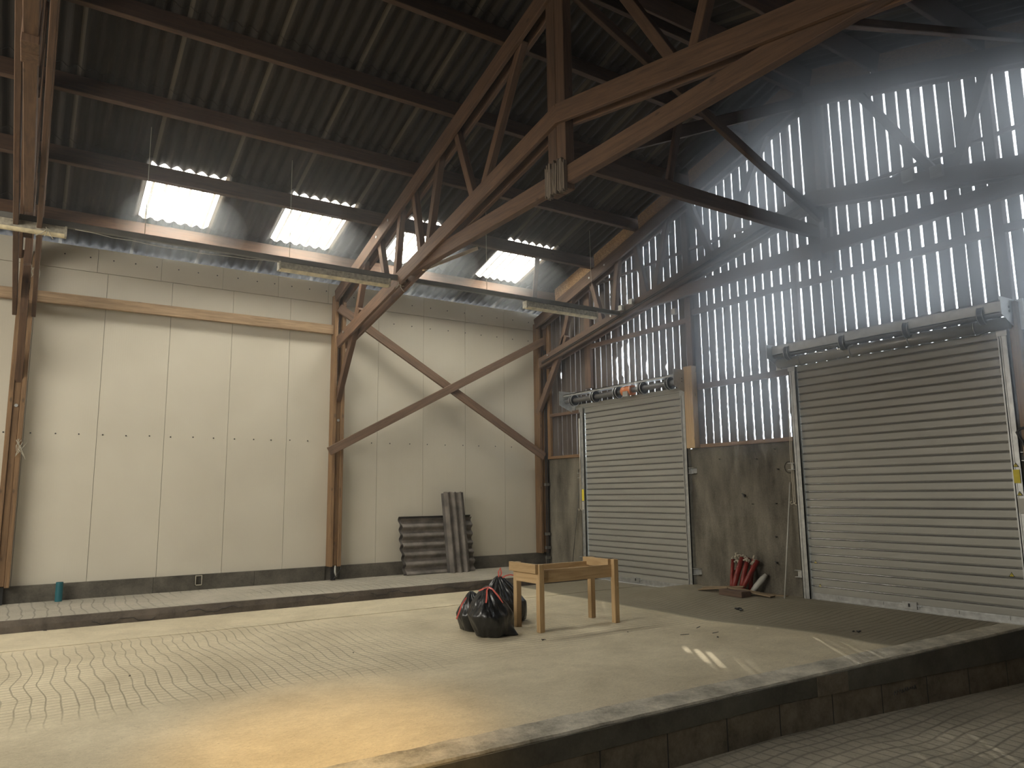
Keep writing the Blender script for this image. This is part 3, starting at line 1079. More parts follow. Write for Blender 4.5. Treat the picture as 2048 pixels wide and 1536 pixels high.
def shutter(nm, y0, y1, zb, zt, lab, closed):
    d = empty(nm, (9.97, (y0 + y1) / 2, zb))
    tag(d, lab, 'roller shutter', kind='structure')
    ra, rb = y0 - 0.10, y1 + 0.11
    # curtain: one extruded slat profile
    b_ = MB()
    pit = 0.1155
    xf = 9.965
    z = zb + 0.10
    b_.box(xf + 0.008, xf + 0.022, y0, y1, zb + 0.10, zt)
    hr = MB()
    while z < zt - 0.01:
        # flat lath with softly turned edges
        pr = [(xf + 0.009, z), (xf + 0.001, z + 0.006), (xf, z + 0.012), (xf, z + 0.084), (xf + 0.001, z + 0.089), (xf + 0.009, z + 0.093)]
        vs_ = []
        for (x, zz) in pr:
            vs_ += [(x, y0, zz), (x, y1, zz)]
        b_.add(vs_, [(2 * i, 2 * i + 1, 2 * i + 3, 2 * i + 2) for i in range(5)])
        hr.tube([(xf + 0.003, y0, z + 0.099), (xf + 0.003, y1, z + 0.099)], 0.0045, 8)
        hr.tube([(xf - 0.002, y0, z + 0.108), (xf - 0.002, y1, z + 0.108)], 0.0058, 8)
        z += pit
    cu = b_.build('curtain', M['slat'], d)
    hr.build('hinge_rolls', M['hinge'], cu)
    b_ = MB()
    b_.box(9.955, 9.995, y0 - 0.01, y1 + 0.01, zb + 0.012, zb + 0.105)
    b_.box(9.935, 9.995, y0 - 0.01, y1 + 0.01, zb + 0.012, zb + 0.030)
    b_.box(9.948, 9.957, y0 + 0.02, y1 - 0.02, zb + 0.085, zb + 0.093)
    bar = b_.build('bottom_bar', M['galv'], d)
    for f_ in (0.08, 0.28, 0.45, 0.62, 0.85):
        q = MB()
        yy = y0 + (y1 - y0) * f_
        q.box(9.945, 9.957, yy - 0.012, yy + 0.012, zb + 0.055, zb + 0.098)
        q.build('clip', M['galv'], bar)
    ly = y0 + (y1 - y0) * 0.49
    q = MB()
    q.box(9.930, 9.957, ly - 0.10, ly + 0.09, zb + 0.045, zb + 0.135)
    q.tube([(9.945, ly - 0.10, zb + 0.09), (9.945, ly - 0.16, zb + 0.09)], 0.008, 8)
    q.tube([(9.945, ly + 0.09, zb + 0.10), (9.945, ly + 0.16, zb + 0.10)], 0.008, 8)
    lk = q.build('lock', M['galv'], d)
    q = MB()
    q.box(9.924, 9.932, ly - 0.012, ly + 0.012, zb + 0.07, zb + 0.115)
    q.build('keyhole', M['black'], lk)
    # guide rails
    for (a, c_) in ((y1 - 0.012, rb), (ra, y0 + 0.012)):
        q = MB()
        q.box(9.905, 9.925, a, c_, zb, zt + 0.02)
        q.box(9.905, 10.0, (c_ - 0.012) if c_ > y1 else a, c_ if c_ > y1 else a + 0.012, zb, zt + 0.02)
        q.box(9.905, 9.955, a + (0.0 if c_ > y1 else 0.085), a + (0.012 if c_ > y1 else 0.097), zb, zt + 0.02)
        q.box(9.897, 9.906, (a + c_) / 2 + 0.012, (a + c_) / 2 + 0.020, zb, zt + 0.02)
        rl = q.build('guide_rail', M['galv'], d)
        for zz in (zb + 0.36, 0.37):
            q = MB()
            e_ = 0.13 if c_ > y1 else -0.13
            yy = c_ if c_ > y1 else a
            for dz in (-0.05, 0.05):
                q.box(9.91, 10.0, min(yy, yy + e_), max(yy, yy + e_), zz + dz, zz + dz + 0.008)
            q.box(9.992, 10.0, min(yy, yy + e_), max(yy, yy + e_), zz - 0.05, zz + 0.05)
            q.build('fixing_bracket', M['galv'], rl)
        q = MB()
        q.box(9.893, 9.905, a - 0.005, c_ + 0.005, zt - 0.05, zt + 0.05)
        q.build('rail_cap', M['galv'], rl)
    return d, ra, rb


def shaft(d, y0, y1, zc, n_drums, closed, zb_plate, zt_plate):
    for yy in (y0, y1):
        q = MB()
        pts = [(9.60, zb_plate + 0.16), (9.98, zb_plate), (9.98, zt_plate), (9.60, zt_plate)]
        vs_ = [(p[0], yy - 0.004, p[1]) for p in pts] + [(p[0], yy + 0.004, p[1]) for p in pts]
        q.add(vs_, [(0, 1, 2, 3), (7, 6, 5, 4), (0, 4, 5, 1), (1, 5, 6, 2), (2, 6, 7, 3), (3, 7, 4, 0)])
        pl = q.build('end_plate', M['galv'], d)
        for dz in (0, 0.05):
            disc('bolt', (9.80, yy - 0.012, zc + dz), (0, 1, 0), 0.014, 0.024, M['dark'], pl)
        q = MB()
        q.box(9.955, 9.985, yy - 0.10, yy + 0.10, zb_plate, zt_plate)
        q.build('wall_flange', M['galv'], d)
    q = MB()
    q.tube([(9.79, y0, zc), (9.79, y1, zc)], 0.055, 16)
    q.build('shaft', M['tube'], d, smooth=False)
    for k in range(n_drums):
        yy = y0 + 0.28 + (y1 - y0 - 0.56) * k / (n_drums - 1)
        q = MB()
        q.tube([(9.79, yy - 0.03, zc), (9.79, yy + 0.03, zc)], 0.115, 24)
        dr = q.build('drum', M['drum'], d)
        q = MB()
        for e_ in (-0.036, 0.032):
            ring = [(9.79 + 0.118 * math.cos(t), yy + e_, zc + 0.118 * math.sin(t)) for t in [2 * math.pi * i / 24 for i in range(25)]]
            q.tube(ring, 0.006, 5)
        q.build('drum_rim', M['galv'], dr)
    if not closed:
        q = MB()
        q.box(9.70, 9.98, y0 + 0.02, y1 - 0.02, zt_plate - 0.09, zt_plate - 0.075)
        q.box(9.70, 9.71, y0 + 0.02, y1 - 0.02, zt_plate - 0.12, zt_plate - 0.075)
        q.build('top_strip', M['galv'], d)
        q = MB()
        ym = y0 + (y1 - y0) * 0.42
        q.tube([(9.79, ym - 0.16, zc), (9.79, ym + 0.10, zc)], 0.10, 20)
        mo = q.build('motor', M['orange'], d)
        q = MB()
        q.box(9.68, 9.72, ym - 0.12, ym + 0.02, zc - 0.12, zc - 0.02)
        q.build('motor_bracket', M['galv'], mo)
        # curtain lead-in, curving back from the shaft
        q = MB()
        for (a0, a1) in ((0.0, 1.0),):
            pr = [(9.965, zb_plate + 0.02), (9.955, zb_plate + 0.10), (9.93, zb_plate + 0.16)]
            vs_ = []
            for (x, z) in pr:
                vs_ += [(x, y0 + 0.12, z), (x, y1 - 0.12, z)]
            for (x, z) in pr[::-1]:
                vs_ += [(x + 0.01, y0 + 0.12, z), (x + 0.01, y1 - 0.12, z)]
            q.add(vs_, [(2 * i, 2 * i + 1, 2 * i + 3, 2 * i + 2) for i in range(5)] + [(10, 11, 1, 0)])
        q.build('lead_in_slat', M['slat'], d)
    else:
        q = MB()
        q.box(9.72, 9.735, y0 + 0.01, y1 - 0.01, zt_plate - 0.17, zt_plate - 0.02)
        q.box(9.72, 9.98, y0 + 0.01, y1 - 0.01, zt_plate - 0.035, zt_plate - 0.02)
        q.box(9.72, 9.78, y0 + 0.01, y1 - 0.01, zt_plate - 0.17, zt_plate - 0.158)
        q.build('top_housing', M['galv'], d)
        q = MB()
        q.tube([(9.85, y0 + 0.02, zc - 0.13), (9.85, y1 - 0.02, zc - 0.13)], 0.075, 24)
        rl = q.build('rolled_curtain', M['slat'], d, smooth=True)
        for f_ in (0.12, 0.37, 0.62, 0.87):
            yy = y0 + (y1 - y0) * f_
            q = MB()
            ring = [(9.85 + 0.08 * math.cos(t), yy, zc - 0.13 + 0.08 * math.sin(t)) for t in [2 * math.pi * i / 24 for i in range(25)]]
            q.tube(ring, 0.012, 6)
            q.build('strap', M['galv'], rl)


d1, _, _ = shutter('door_1', 9.50, 12.36, -1.745, 1.78, 'smaller grey roller shutter left, nearest the corner, with its bare shaft showing', False)
shaft(d1, 9.36, 12.78, 1.98, 5, False, 1.74, 2.20)
d2, _, _ = shutter('door_2', 4.17, 7.08, -1.612, 1.90, 'larger beige roller shutter at the right with closed top roll', True)
shaft(d2, 3.98, 7.34, 2.12, 4, True, 1.90, 2.28)
# stickers
q = MB()
q.box(9.894, 9.897, 12.37, 12.44, -0.16, 0.08)
q.build('yellow_sticker', M['yellow'], d1)['label'] = 'yellow warning sticker'
q = MB()
q.box(9.894, 9.897, 12.37, 12.44, -0.34, -0.18)
q.build('white_sticker', M['white'], d1)['label'] = 'white sticker'
q = MB()
q.box(9.893, 9.896, 4.095, 4.165, 0.06, 0.22)
q.build('yellow_sticker', M['yellow'], d2)['label'] = 'yellow warning sticker'


def tri(yc, zc, x, r, par):
    q_ = MB()
    for (rr, xx, m_) in ((r, x, 'black'), (r * 0.66, x - 0.002, 'yellow')):
        q_ = MB()
        p = [(yc - rr, zc - rr * 0.6), (yc + rr, zc - rr * 0.6), (yc, zc + rr * 1.1)]
        q_.add([(xx, a, c_) for a, c_ in p] + [(xx + 0.002, a, c_) for a, c_ in p], [(0, 1, 2), (5, 4, 3), (0, 3, 4, 1), (1, 4, 5, 2), (2, 5, 3, 0)])
        q_.build('warning_triangle', M[m_], par)
    q_ = MB()
    q_.box(x - 0.0035, x - 0.002, yc - r * 0.08, yc + r * 0.08, zc - r * 0.25, zc + r * 0.45)
    q_.build('warning_mark', M['black'], par)


tri(4.13, 0.27, 9.896, 0.032, d2)
tri(4.12, -0.07, 9.896, 0.032, d2)
tri(4.33, -1.03, 9.962, 0.034, d2)
tri(6.98, -1.06, 9.962, 0.03, d2)
tri(6.93, -1.40, 9.962, 0.03, d2)
q = MB()
q.box(9.893, 9.896, 4.08, 4.15, -0.30, -0.12)
q.build('white_sticker', M['white'], d2)['label'] = 'white sticker'

# ------------------------------------------------------------------ lamps, conduit, wires
o = beam('cable_tray', (-3.0, 10.85, 3.525), (9.9, 10.85, 3.545), 0.06, 0.085, M['tray'], side=(0, 1, 0), bevel=0.008)
tag(o, 'long grey cable tray hung across the hall above the lamps', 'cable tray')


def tube_lamp(x0, x1, lab):
    t = empty('tube_lamp', ((x0 + x1) / 2, 10.85, 3.34))
    tag(t, lab, 'lamp', 'fluorescent lamps under the cable tray')
    b_ = MB()
    pr = [(-0.06, 0.0), (-0.045, 0.10), (0.045, 0.10), (0.06, 0.0)]
    vs_ = []
    for x in (x0, x1):
        vs_ += [(x, 10.85 + p[0], 3.385 + p[1]) for p in pr]
    b_.add(vs_, [(0, 1, 2, 3), (7, 6, 5, 4), (0, 4, 5, 1), (1, 5, 6, 2), (2, 6, 7, 3), (3, 7, 4, 0)])
    b_.build('housing', M['lampbody'], t)
    b_ = MB()
    nn = 8
    vs_ = []
    for x in (x0 + 0.01, x1 - 0.01):
        vs_ += [(x, 10.85 + 0.058 * math.cos(math.pi * i / nn), 3.39 - 0.045 * math.sin(math.pi * i / nn)) for i in range(nn + 1)]
    m_ = nn + 1
    b_.add(vs_, [(i, i + 1, m_ + i + 1, m_ + i) for i in range(nn)] + [tuple(range(m_)), tuple(range(2 * m_ - 1, m_ - 1, -1)), (0, m_, 2 * m_ - 1, m_ - 1)])
    b_.build('diffuser', M['lens'], t)
    for x in (x0, x1):
        b_ = MB()
        b_.box(x - 0.012, x + 0.012, 10.785, 10.915, 3.36, 3.49)
        b_.build('end_cap', M['lampbody'], t)
    return t


tube_lamp(-1.35, 0.20, 'dusty tube lamp in front of the leftmost post, cut by the picture edge')
tube_lamp(2.95, 4.72, 'dusty tube lamp left of the big truss foot')
tube_lamp(7.42, 9.08, 'dusty tube lamp near the slatted gable')


def wire(nm, pts, r, mat, lab, cat, grp=None, n_=5):
    b_ = MB()
    b_.tube(pts, r, n_)
    o_ = b_.build(nm, M[mat], smooth=True)
    tag(o_, lab, cat, grp)
    return o_


for (x, lab) in ((1.12, 'thin hanging wire beside the leftmost rooflight'), (3.10, 'thin hanging wire beside the second rooflight'),
                 (6.6, 'thin hanging wire right of the big truss'), (9.0, 'thin hanging wire near the strand board panels')):
    wire('hanging_wire', [(x, 10.85, 3.57), (x, 10.87, zr(10.87) + 0.24)], 0.004, 'web', lab, 'wire', 'wires holding the cable tray')
# cobweb strand sagging under the tray
pts = [(0.3 + 0.22 * k, 10.80, 3.47 - 0.05 * math.sin(math.pi * k / 12) + 0.008 * math.sin(k * 2.4)) for k in range(13)]
wire('cobweb_strand', pts, 0.005, 'web', 'dusty cobweb strand sagging under the cable tray between two lamps', 'cobweb')
for (x, y, z, lab) in ((-0.10, 10.78, 3.36, 'cobweb tuft at the right end of the leftmost lamp'), (4.78, 10.78, 3.36, 'cobweb tuft at the right end of the middle lamp')):
    b_ = MB()
    random.seed(int(x * 10) + 50)
    for k in range(7):
        a = Vector((x + 0.10, y, z + 0.06))
        c_ = a + Vector((random.uniform(-.14, .14), random.uniform(-.03, .03), random.uniform(-.14, .07)))
        b_.tube([a, (a + c_) / 2 + Vector((0, 0, -.02)), c_], 0.004, 4)
    tag(b_.build('cobweb_tuft', M['web']), lab, 'cobweb')
for (x, y, zt_, zb_, lab) in ((-0.02, 13.72, 0.95, 0.60, 'grey cobweb hanging on the leftmost post at mid height'),
                              (-0.05, 13.70, 3.75, 3.45, 'grey cobweb near the top of the leftmost post')):
    b_ = MB()
    random.seed(int(zt_ * 10))
    for k in range(9):
        a = Vector((x - 0.16 + random.uniform(0, .16), y, zt_ - random.uniform(0, .1)))
        c_ = Vector((x - 0.16 + random.uniform(0, .16), y, zb_ + random.uniform(0, .15)))
        b_.tube([a, (a + c_) / 2 + Vector((random.uniform(-.04, .04), -.01, 0)), c_], 0.004, 4)
    tag(b_.build('cobweb_tuft', M['web']), lab, 'cobweb')
random.seed(7)

# conduits along the gable scissor beam, junction boxes
for k, dz in enumerate((0.0, 0.035)):
    pts = [(9.665, 13.5, 2.93 + dz), (9.665, 10.0, 3.63 + dz), (9.665, 6.5, 4.33 + dz)]
    wire('conduit', pts, 0.010, 'black', ['lower', 'upper'][k] + ' of the two dark cables clipped along the gable truss', 'cable', 'cables along the gable truss', 8)
for (y, z, lab) in ((10.72, 3.62, 'small pale junction box on the gable truss, left of the pair'), (10.42, 3.68, 'small pale junction box on the gable truss, right of the pair'),
                    (4.93, 4.17, 'square junction box on the gable truss right of the peak, left one'), (4.56, 4.09, 'square junction box on the gable truss right of the peak, right one'),
                    (9.30, 3.24, 'junction box where the gable rail meets the dark stud')):
    b_ = MB()
    hs = 0.05 if y > 9 else 0.075
    b_.box(9.60, 9.665, y - hs, y + hs, z - hs, z + hs)
    tag(b_.build('junction_box', M['white']), lab, 'junction box', 'junction boxes on the gable')

# corner downpipe
p = empty('corner_pipe', (9.93, 13.78, -1.575))
tag(p, 'thin dark pipe running down the corner onto the step', 'pipe')
for (dx, r_) in ((0, 0.016), (-0.05, 0.012)):
    b_ = MB()
    b_.tube([(9.93 + dx, 13.72, -1.57), (9.93 + dx, 13.72, 3.3)], r_, 8)
    b_.build('pipe_run', M['black'], p)
for z in (-1.2, -0.9, -1.42, 0.2):
    b_ = MB()
    b_.box(9.855, 9.96, 13.685, 13.755, z - 0.03, z + 0.03)
    b_.build('pipe_clamp', M['tray'], p)

# ------------------------------------------------------------------ timber trestle
t = empty('timber_trestle', (6.2, 8.22, -1.745))
tag(t, 'raw pine trestle frame standing on the slab in the middle', 'trestle')
zf, zt = -1.745, -0.902
for (x, y) in ((5.61, 7.955), (5.61, 8.485), (6.85, 7.94), (6.85, 8.45)):
    beam('leg', (x, y, zf), (x, y, zt), 0.078, 0.078, M['new'], t, (1, 0, 0), 0.004)
beam('cap_block', (5.548, 7.94, -0.958), (5.548, 8.56, -0.958), 0.046, 0.118, M['new'], t, (1, 0, 0), 0.003)
beam('cap_block', (6.786, 7.97, -0.955), (6.786, 8.52, -0.955), 0.046, 0.112, M['new'], t, (1, 0, 0), 0.003)
beam('end_rail', (5.585, 7.98, -1.08), (5.585, 8.46, -1.08), 0.03, 0.13, M['new'], t, (1, 0, 0), 0.003)
beam('side_rail', (5.65, 7.975, -1.058), (6.81, 7.975, -1.058), 0.036, 0.165, M['new'], t, (0, 1, 0), 0.003)
beam('side_rail', (5.65, 8.455, -1.030), (6.81, 8.455, -1.030), 0.036, 0.145, M['new'], t, (0, 1, 0), 0.003)
beam('stiffener', (5.625, 8.02, -1.03), (5.625, 8.40, -1.00), 0.026, 0.07, M['new'], t, (1, 0, 0), 0.003)


# ------------------------------------------------------------------ bin bags
def bag(loc, r, h, seed, lab, squash=(1, 1), tail=None, lean=(0, 0), ties=()):
    o_ = empty('bin_bag', loc)
    tag(o_, lab, 'bin bag', 'black bin bags beside the trestle')
    nu, nv = 96, 44
    b_ = MB()
    vs_, fs_ = [], []
    sv = Vector((seed * 13.1, seed * 7.7, seed * 3.3))
    for j in range(nv + 1):
        tt = j / nv
        # radius profile: flat bottom, full belly, gathered neck, small ruffle on top
        if tt < 0.08:
            pr_ = 0.80 * (tt / 0.08) ** 0.5 * 0.98
            z = 0.0 + 0.012 * (tt / 0.08)
        else:
            s_ = (tt - 0.08) / 0.92
            z = 0.012 + s_ * (h - 0.012)
            pr_ = 0.80 + 0.22 * math.sin(min(1, s_ / 0.55) * math.pi * 0.62)
            if s_ > 0.42:
                q_ = min(1.0, (s_ - 0.42) / 0.52)
                pr_ = pr_ * (1 - q_ ** 1.15) + 0.24 * q_ ** 1.15
            if s_ > 0.94:
                pr_ = 0.24 - 0.16 * (s_ - 0.94) / 0.06
        for i in range(nu):
            th = 2 * math.pi * i / nu
            c_, s2 = math.cos(th), math.sin(th)
            nn_ = noise.noise(Vector((c_ * 1.3, s2 * 1.3, tt * 2.2)) + sv)
            fine = noise.noise(Vector((c_ * 4.5, s2 * 4.5, tt * 5)) + sv)
            crease = 1 - abs(noise.noise(Vector((c_ * 3.1, s2 * 3.1, tt * 3.2)) + sv * 2)) * 2
            fold_amt = sstep((tt - 0.42) / 0.4)
            fold = math.sin(th * 15 + 5 * nn_) * 0.075 * fold_amt + math.sin(th * 27 + seed + 6 * fine) * 0.04 * fold_amt
            rr = r * pr_ * (1 + 0.20 * nn_ + 0.06 * fine + 0.05 * crease + fold)
            lx = lean[0] * tt ** 1.5 + 0.03 * r * nn_
            ly = lean[1] * tt ** 1.5
            px, py = rr * c_ * squash[0], rr * s2 * squash[1]
            zz = z + (0.03 * h * fine if 0.12 < tt < 0.9 else 0)
            if tail is not None:
                da = math.atan2(math.sin(th - tail), math.cos(th - tail))
                k_ = math.exp(-(da / 0.22) ** 2) * max(0, 1 - tt / 0.28)
                px += math.cos(tail) * k_ * r * 0.55
                py += math.sin(tail) * k_ * r * 0.55
                zz *= (1 - 0.45 * k_)
            vs_.append((loc[0] + px + lx, loc[1] + py + ly, loc[2] + max(0.0, zz)))
    for j in range(nv):
        for i in range(nu):
            a, c2 = j * nu + i, j * nu + (i + 1) % nu
            fs_.append((a, c2, c2 + nu, a + nu))
    fs_.append(tuple(range(nu - 1, -1, -1)))
    fs_.append(tuple(range(nv * nu, (nv + 1) * nu)))
    b_.add(vs_, fs_)
    body = b_.build('bag_body', M['bag'], o_, smooth=True)
    neck = Vector(loc) + Vector((lean[0], lean[1], h * 0.90))
    for tp in ties:
        pts_ = [neck + Vector(q_) for q_ in tp]
        b_ = MB()
        vv, ff = [], []
        for i, pnt in enumerate(pts_):
            w_ = 0.009
            d_ = (pts_[min(i + 1, len(pts_) - 1)] - pts_[max(i - 1, 0)]).normalized()
            sd_ = d_.cross(Vector((-0.5, -0.85, 0.1))).normalized() * w_
            nn2 = d_.cross(sd_).normalized() * 0.0025
            vv += [pnt - sd_ - nn2, pnt + sd_ - nn2, pnt + sd_ + nn2, pnt - sd_ + nn2]
        for i in range(len(pts_) - 1):
            for k_ in range(4):
                a, c2 = 4 * i + k_, 4 * i + (k_ + 1) % 4
                ff.append((a, c2, c2 + 4, a + 4))
        ff += [(3, 2, 1, 0), tuple(4 * (len(pts_) - 1) + k_ for k_ in range(4))]
        b_.add(vv, ff)
        t_ = b_.build('drawstring', M['redtie'], body)
        t_['label'] = 'red drawstring'
    return o_


bag((5.02, 8.17, -1.745), 0.275, 0.60, 1, 'front and biggest black bin bag, its red drawstring hanging down', (1.0, 0.95), tail=-0.75, lean=(-0.07, 0.02),
    ties=([(0.0, -.05, .05), (0.03, -.09, .03), (0.09, -.14, -.06), (0.13, -.17, -.14)], [(0.0, -.05, .05), (-.05, -.09, 0.02), (-.08, -.13, -.07), (-.10, -.15, -.12)],
          [(-.10, 0.02, 0.01), (-.05, -.02, .035), (0.0, -.05, .05), (0.02, -.03, 0.04)]))
bag((5.03, 8.60, -1.745), 0.235, 0.50, 2, 'black bin bag tucked behind the front bag, drawstring sticking out left', (0.95, 0.9), lean=(-0.08, -0.02),
    ties=([(-.03, -.02, -.02), (-.09, -.02, -.03), (-.16, -.04, -.10), (-.22, -.05, -.22), (-.25, -.06, -.27)],))
bag((5.72, 8.93, -1.745), 0.29, 0.62, 3, 'black bin bag standing behind the left back leg of the trestle', (1.05, 0.9), lean=(-0.12, 0.02),
    ties=([(-.01, -.03, .02), (-.02, -.04, .12), (0.01, -.04, .17), (0.03, -.04, .10), (0.01, -.03, .03)], [(0.02, -.04, .02), (.08, -.06, .06), (.16, -.06, .07), (.24, -.08, .05)]))

# ------------------------------------------------------------------ leaning corrugated sheets
def lean_sheet(x0, x1, z0, z1, yb, yt, horizontal, mat, lab, waves, thick=0.008, ph=0.0, skew=0.0):
    b_ = MB()
    vs_, fs_ = [], []
    na = waves * 14
    for i in range(na + 1):
        f_ = i / na
        w = 0.036 * math.cos(2 * math.pi * (f_ * waves) + ph)
        for e_ in (0, 1):
            for d_ in (0, thick):
                if horizontal:
                    z = z0 + (z1 - z0) * f_
                    x = (x0 + skew * f_) if e_ == 0 else (x1 - skew * (1 - f_) * 0.3)
                    y = yb + (yt - yb) * f_ + w + d_
                    vs_.append((x + 0.01 * math.sin(9 * f_), y, z))
                else:
                    x = x0 + (x1 - x0) * f_
                    z = z0 if e_ == 0 else z1 + 0.008 * math.sin(25 * f_)
                    y = (yb if e_ == 0 else yt) + w + d_
                    vs_.append((x + (skew if e_ == 0 else 0), y, z))
    for i in range(na):
        a = 4 * i
        fs_ += [(a, a + 4, a + 6, a + 2), (a + 1, a + 3, a + 7, a + 5), (a, a + 1, a + 5, a + 4), (a + 2, a + 6, a + 7, a + 3)]
    fs_ += [(0, 2, 3, 1), (4 * na, 4 * na + 1, 4 * na + 3, 4 * na + 2)]
    b_.add(vs_, fs_)
    o_ = b_.build('corrugated_sheet', M[mat], smooth=False)
    tag(o_, lab, 'roofing sheet', 'old corrugated sheets leaning on the cream wall')
    return o_


lean_sheet(6.40, 7.98, -1.575, -0.43, 13.79, 13.885, True, 'fcdark', 'rear corrugated sheet lying on its side against the cream wall', 6, 0.010, 2.4, -0.08)
lean_sheet(6.42, 7.96, -1.575, -0.47, 13.69, 13.80, True, 'fc', 'second corrugated sheet on its side, stacked in front of the rear one', 6, 0.010, 2.4, -0.08)
lean_sheet(7.27, 7.73, -1.575, 0.05, 13.52, 13.70, False, 'fc', 'tall narrow corrugated sheet standing upright in front of the others', 3, 0.012, 0.6, 0.07)
lean_sheet(7.25, 7.69, -1.575, 0.02, 13.585, 13.765, False, 'fcdark', 'second upright narrow corrugated sheet just behind the front one', 3, 0.012, 0.6, 0.06)

# teal pipe stub on the step
b_ = MB()
cx_, cy_ = 0.552, 13.80
n_ = 24
ro, ri, z0, z1 = 0.051, 0.044, -1.577, -1.285
vs_ = []
for (r_, z) in ((ro, z0), (ro, z1), (ri, z1), (ri, z0 + 0.02)):
    vs_ += [(cx_ + r_ * math.cos(2 * math.pi * k / n_), cy_ + r_ * math.sin(2 * math.pi * k / n_), z) for k in range(n_)]
fs_ = []
for j in range(3):
    for k in range(n_):
        a, c_ = j * n_ + k, j * n_ + (k + 1) % n_
        fs_.append((a, c_, c_ + n_, a + n_))
fs_.append(tuple(range(3 * n_, 4 * n_)))
b_.add(vs_, fs_)
tag(b_.build('pipe_stub', M['teal'], smooth=False), 'short teal plastic pipe standing out of the step at the left', 'pipe')

# ------------------------------------------------------------------ things by the gable wall
RF = -1.618
rp = [((9.70, 8.40), (9.93, 8.47), -1.05, 0.030, 'leftmost short red pipe of the bundle on the gable concrete', -1.30),
      ((9.66, 8.34), (9.93, 8.50), -1.10, 0.030, 'thin red pipe second from left in the bundle', -1.12),
      ((9.60, 8.28), (9.90, 8.28), -1.05, 0.046, 'thick orange red pipe in front of the bundle', -1.08),
      ((9.68, 8.18), (9.94, 8.20), -1.05, 0.040, 'dark red pipe behind the thick orange red one', -1.08),
      ((9.80, 8.09), (9.955, 8.10), -1.05, 0.033, 'dark red pipe in the middle of the bundle', -1.09),
      ((9.60, 8.13), (9.88, 7.96), -1.05, 0.038, 'red pipe leaning right at the right side of the bundle', -1.10)]
for i, (a, c_, _, r_, lab, zt_) in enumerate(rp):
    b_ = MB()
    p0 = Vector((a[0], a[1], RF + 0.012))
    p1 = Vector((c_[0] - 0.01, c_[1], zt_))
    b_.tube([p0, p0.lerp(p1, .5) + Vector((-0.012, 0, 0)), p1], r_, 14)
    root = b_.build('red_pipe', M['red'], smooth=True)
    tag(root, lab, 'pipe', 'red plastic pipes leaning on the concrete')
# crumpled grey wrap on top of the pipes
b_ = MB()
random.seed(21)
for k in range(26):
    yy = random.uniform(7.98, 8.46)
    zz = random.uniform(-1.16, -1.03)
    a = Vector((random.uniform(9.82, 9.92), yy, zz))
    b_.tube([a, a + Vector((random.uniform(-.03, .03), random.uniform(-.05, .05), random.uniform(-.03, .06))), a + Vector((random.uniform(-.03, .03), random.uniform(-.07, .07), random.uniform(-.02, .07)))], [0.014, 0.02, 0.006], 6)
tag(b_.build('crumpled_film', M['lampbody']), 'crumpled grey plastic film wrapped round the tops of the red pipes', 'plastic film')
random.seed(7)
b_ = MB()
b_.tube([(9.74, 8.02, RF + 0.02), (9.80, 7.97, -1.50), (9.88, 7.90, -1.38), (9.93, 7.86, -1.31)], [0.035, 0.045, 0.048, 0.03], 10)
tag(b_.build('white_tube', M['white'], smooth=True), 'short pale tube leaning right of the red pipes', 'tube')

o = beam('wood_block', (9.40, 8.28, RF + 0.05), (9.36, 7.80, RF + 0.05), 0.20, 0.09, M['gable'])
tag(o, 'thick dark wood block lying under the loose planks', 'wood')
o = beam('loose_plank', (9.58, 8.85, RF + 0.045), (9.66, 8.06, RF + 0.125), 0.13, 0.022, M['scrap'])
tag(o, 'long thin plank on top of the scrap pile, pointing left', 'plank', 'scrap planks at the foot of the gable concrete')
o = beam('loose_plank', (9.42, 8.80, RF + 0.030), (9.47, 8.22, RF + 0.105), 0.12, 0.018, M['scrap'])
tag(o, 'lower plank of the scrap pile, pointing left under the top one', 'plank', 'scrap planks at the foot of the gable concrete')
o = beam('loose_plank', (9.50, 8.28, RF + 0.112), (9.60, 7.50, RF + 0.035), 0.15, 0.020, M['scrap'])
tag(o, 'wide plank of the scrap pile sloping down to the right', 'plank', 'scrap planks at the foot of the gable concrete')
o = beam('loose_plank', (9.80, 8.0, RF + 0.02), (9.86, 7.45, RF + 0.02), 0.10, 0.025, M['scrap'])
tag(o, 'plank flat on the floor against the concrete behind the pile', 'plank', 'scrap planks at the foot of the gable concrete')

wire('white_pole', [(9.66, 7.34, RF + 0.005), (9.975, 7.34, 0.13)], 0.011, 'white', 'thin pale pole leaning on the concrete left of the right shutter', 'pole', None, 10)
b_ = MB()
for k in range(2):
    b_.tube([(9.95, 7.225 + 0.028 * k, 1.55), (9.94, 7.25 + 0.028 * k, 0.6), (9.93, 7.235 + 0.032 * k, -0.18)], 0.006, 6)
b_.tube([(9.93, 7.235, -0.18), (9.92, 7.30, -0.21), (9.92, 7.33, -0.18), (9.92, 7.29, -0.16)], 0.006, 6)
b_.tube([(9.93, 7.267, -0.18), (9.92, 7.22, -0.22), (9.92, 7.19, -0.20)], 0.006, 6)
tag(b_.build('pull_cord', M['rope']), 'pale double pull cord left of the right roller shutter', 'cord')
b_ = MB()
b_.tube([(9.94, 12.535, 1.6), (9.93, 12.525, 0.6), (9.92, 12.54, -0.33)], 0.008, 6)
b_.tube([(9.94, 12.505, 1.6), (9.93, 12.49, 0.6), (9.92, 12.50, -0.33)], 0.008, 6)
b_.tube([(9.92, 12.54, -0.33), (9.91, 12.57, -0.37), (9.91, 12.60, -0.33)], 0.008, 6)
b_.tube([(9.92, 12.50, -0.33), (9.91, 12.47, -0.37), (9.91, 12.45, -0.33)], 0.008, 6)
tag(b_.build('pull_cord', M['rope']), 'pale double pull cord left of the left roller shutter', 'cord')
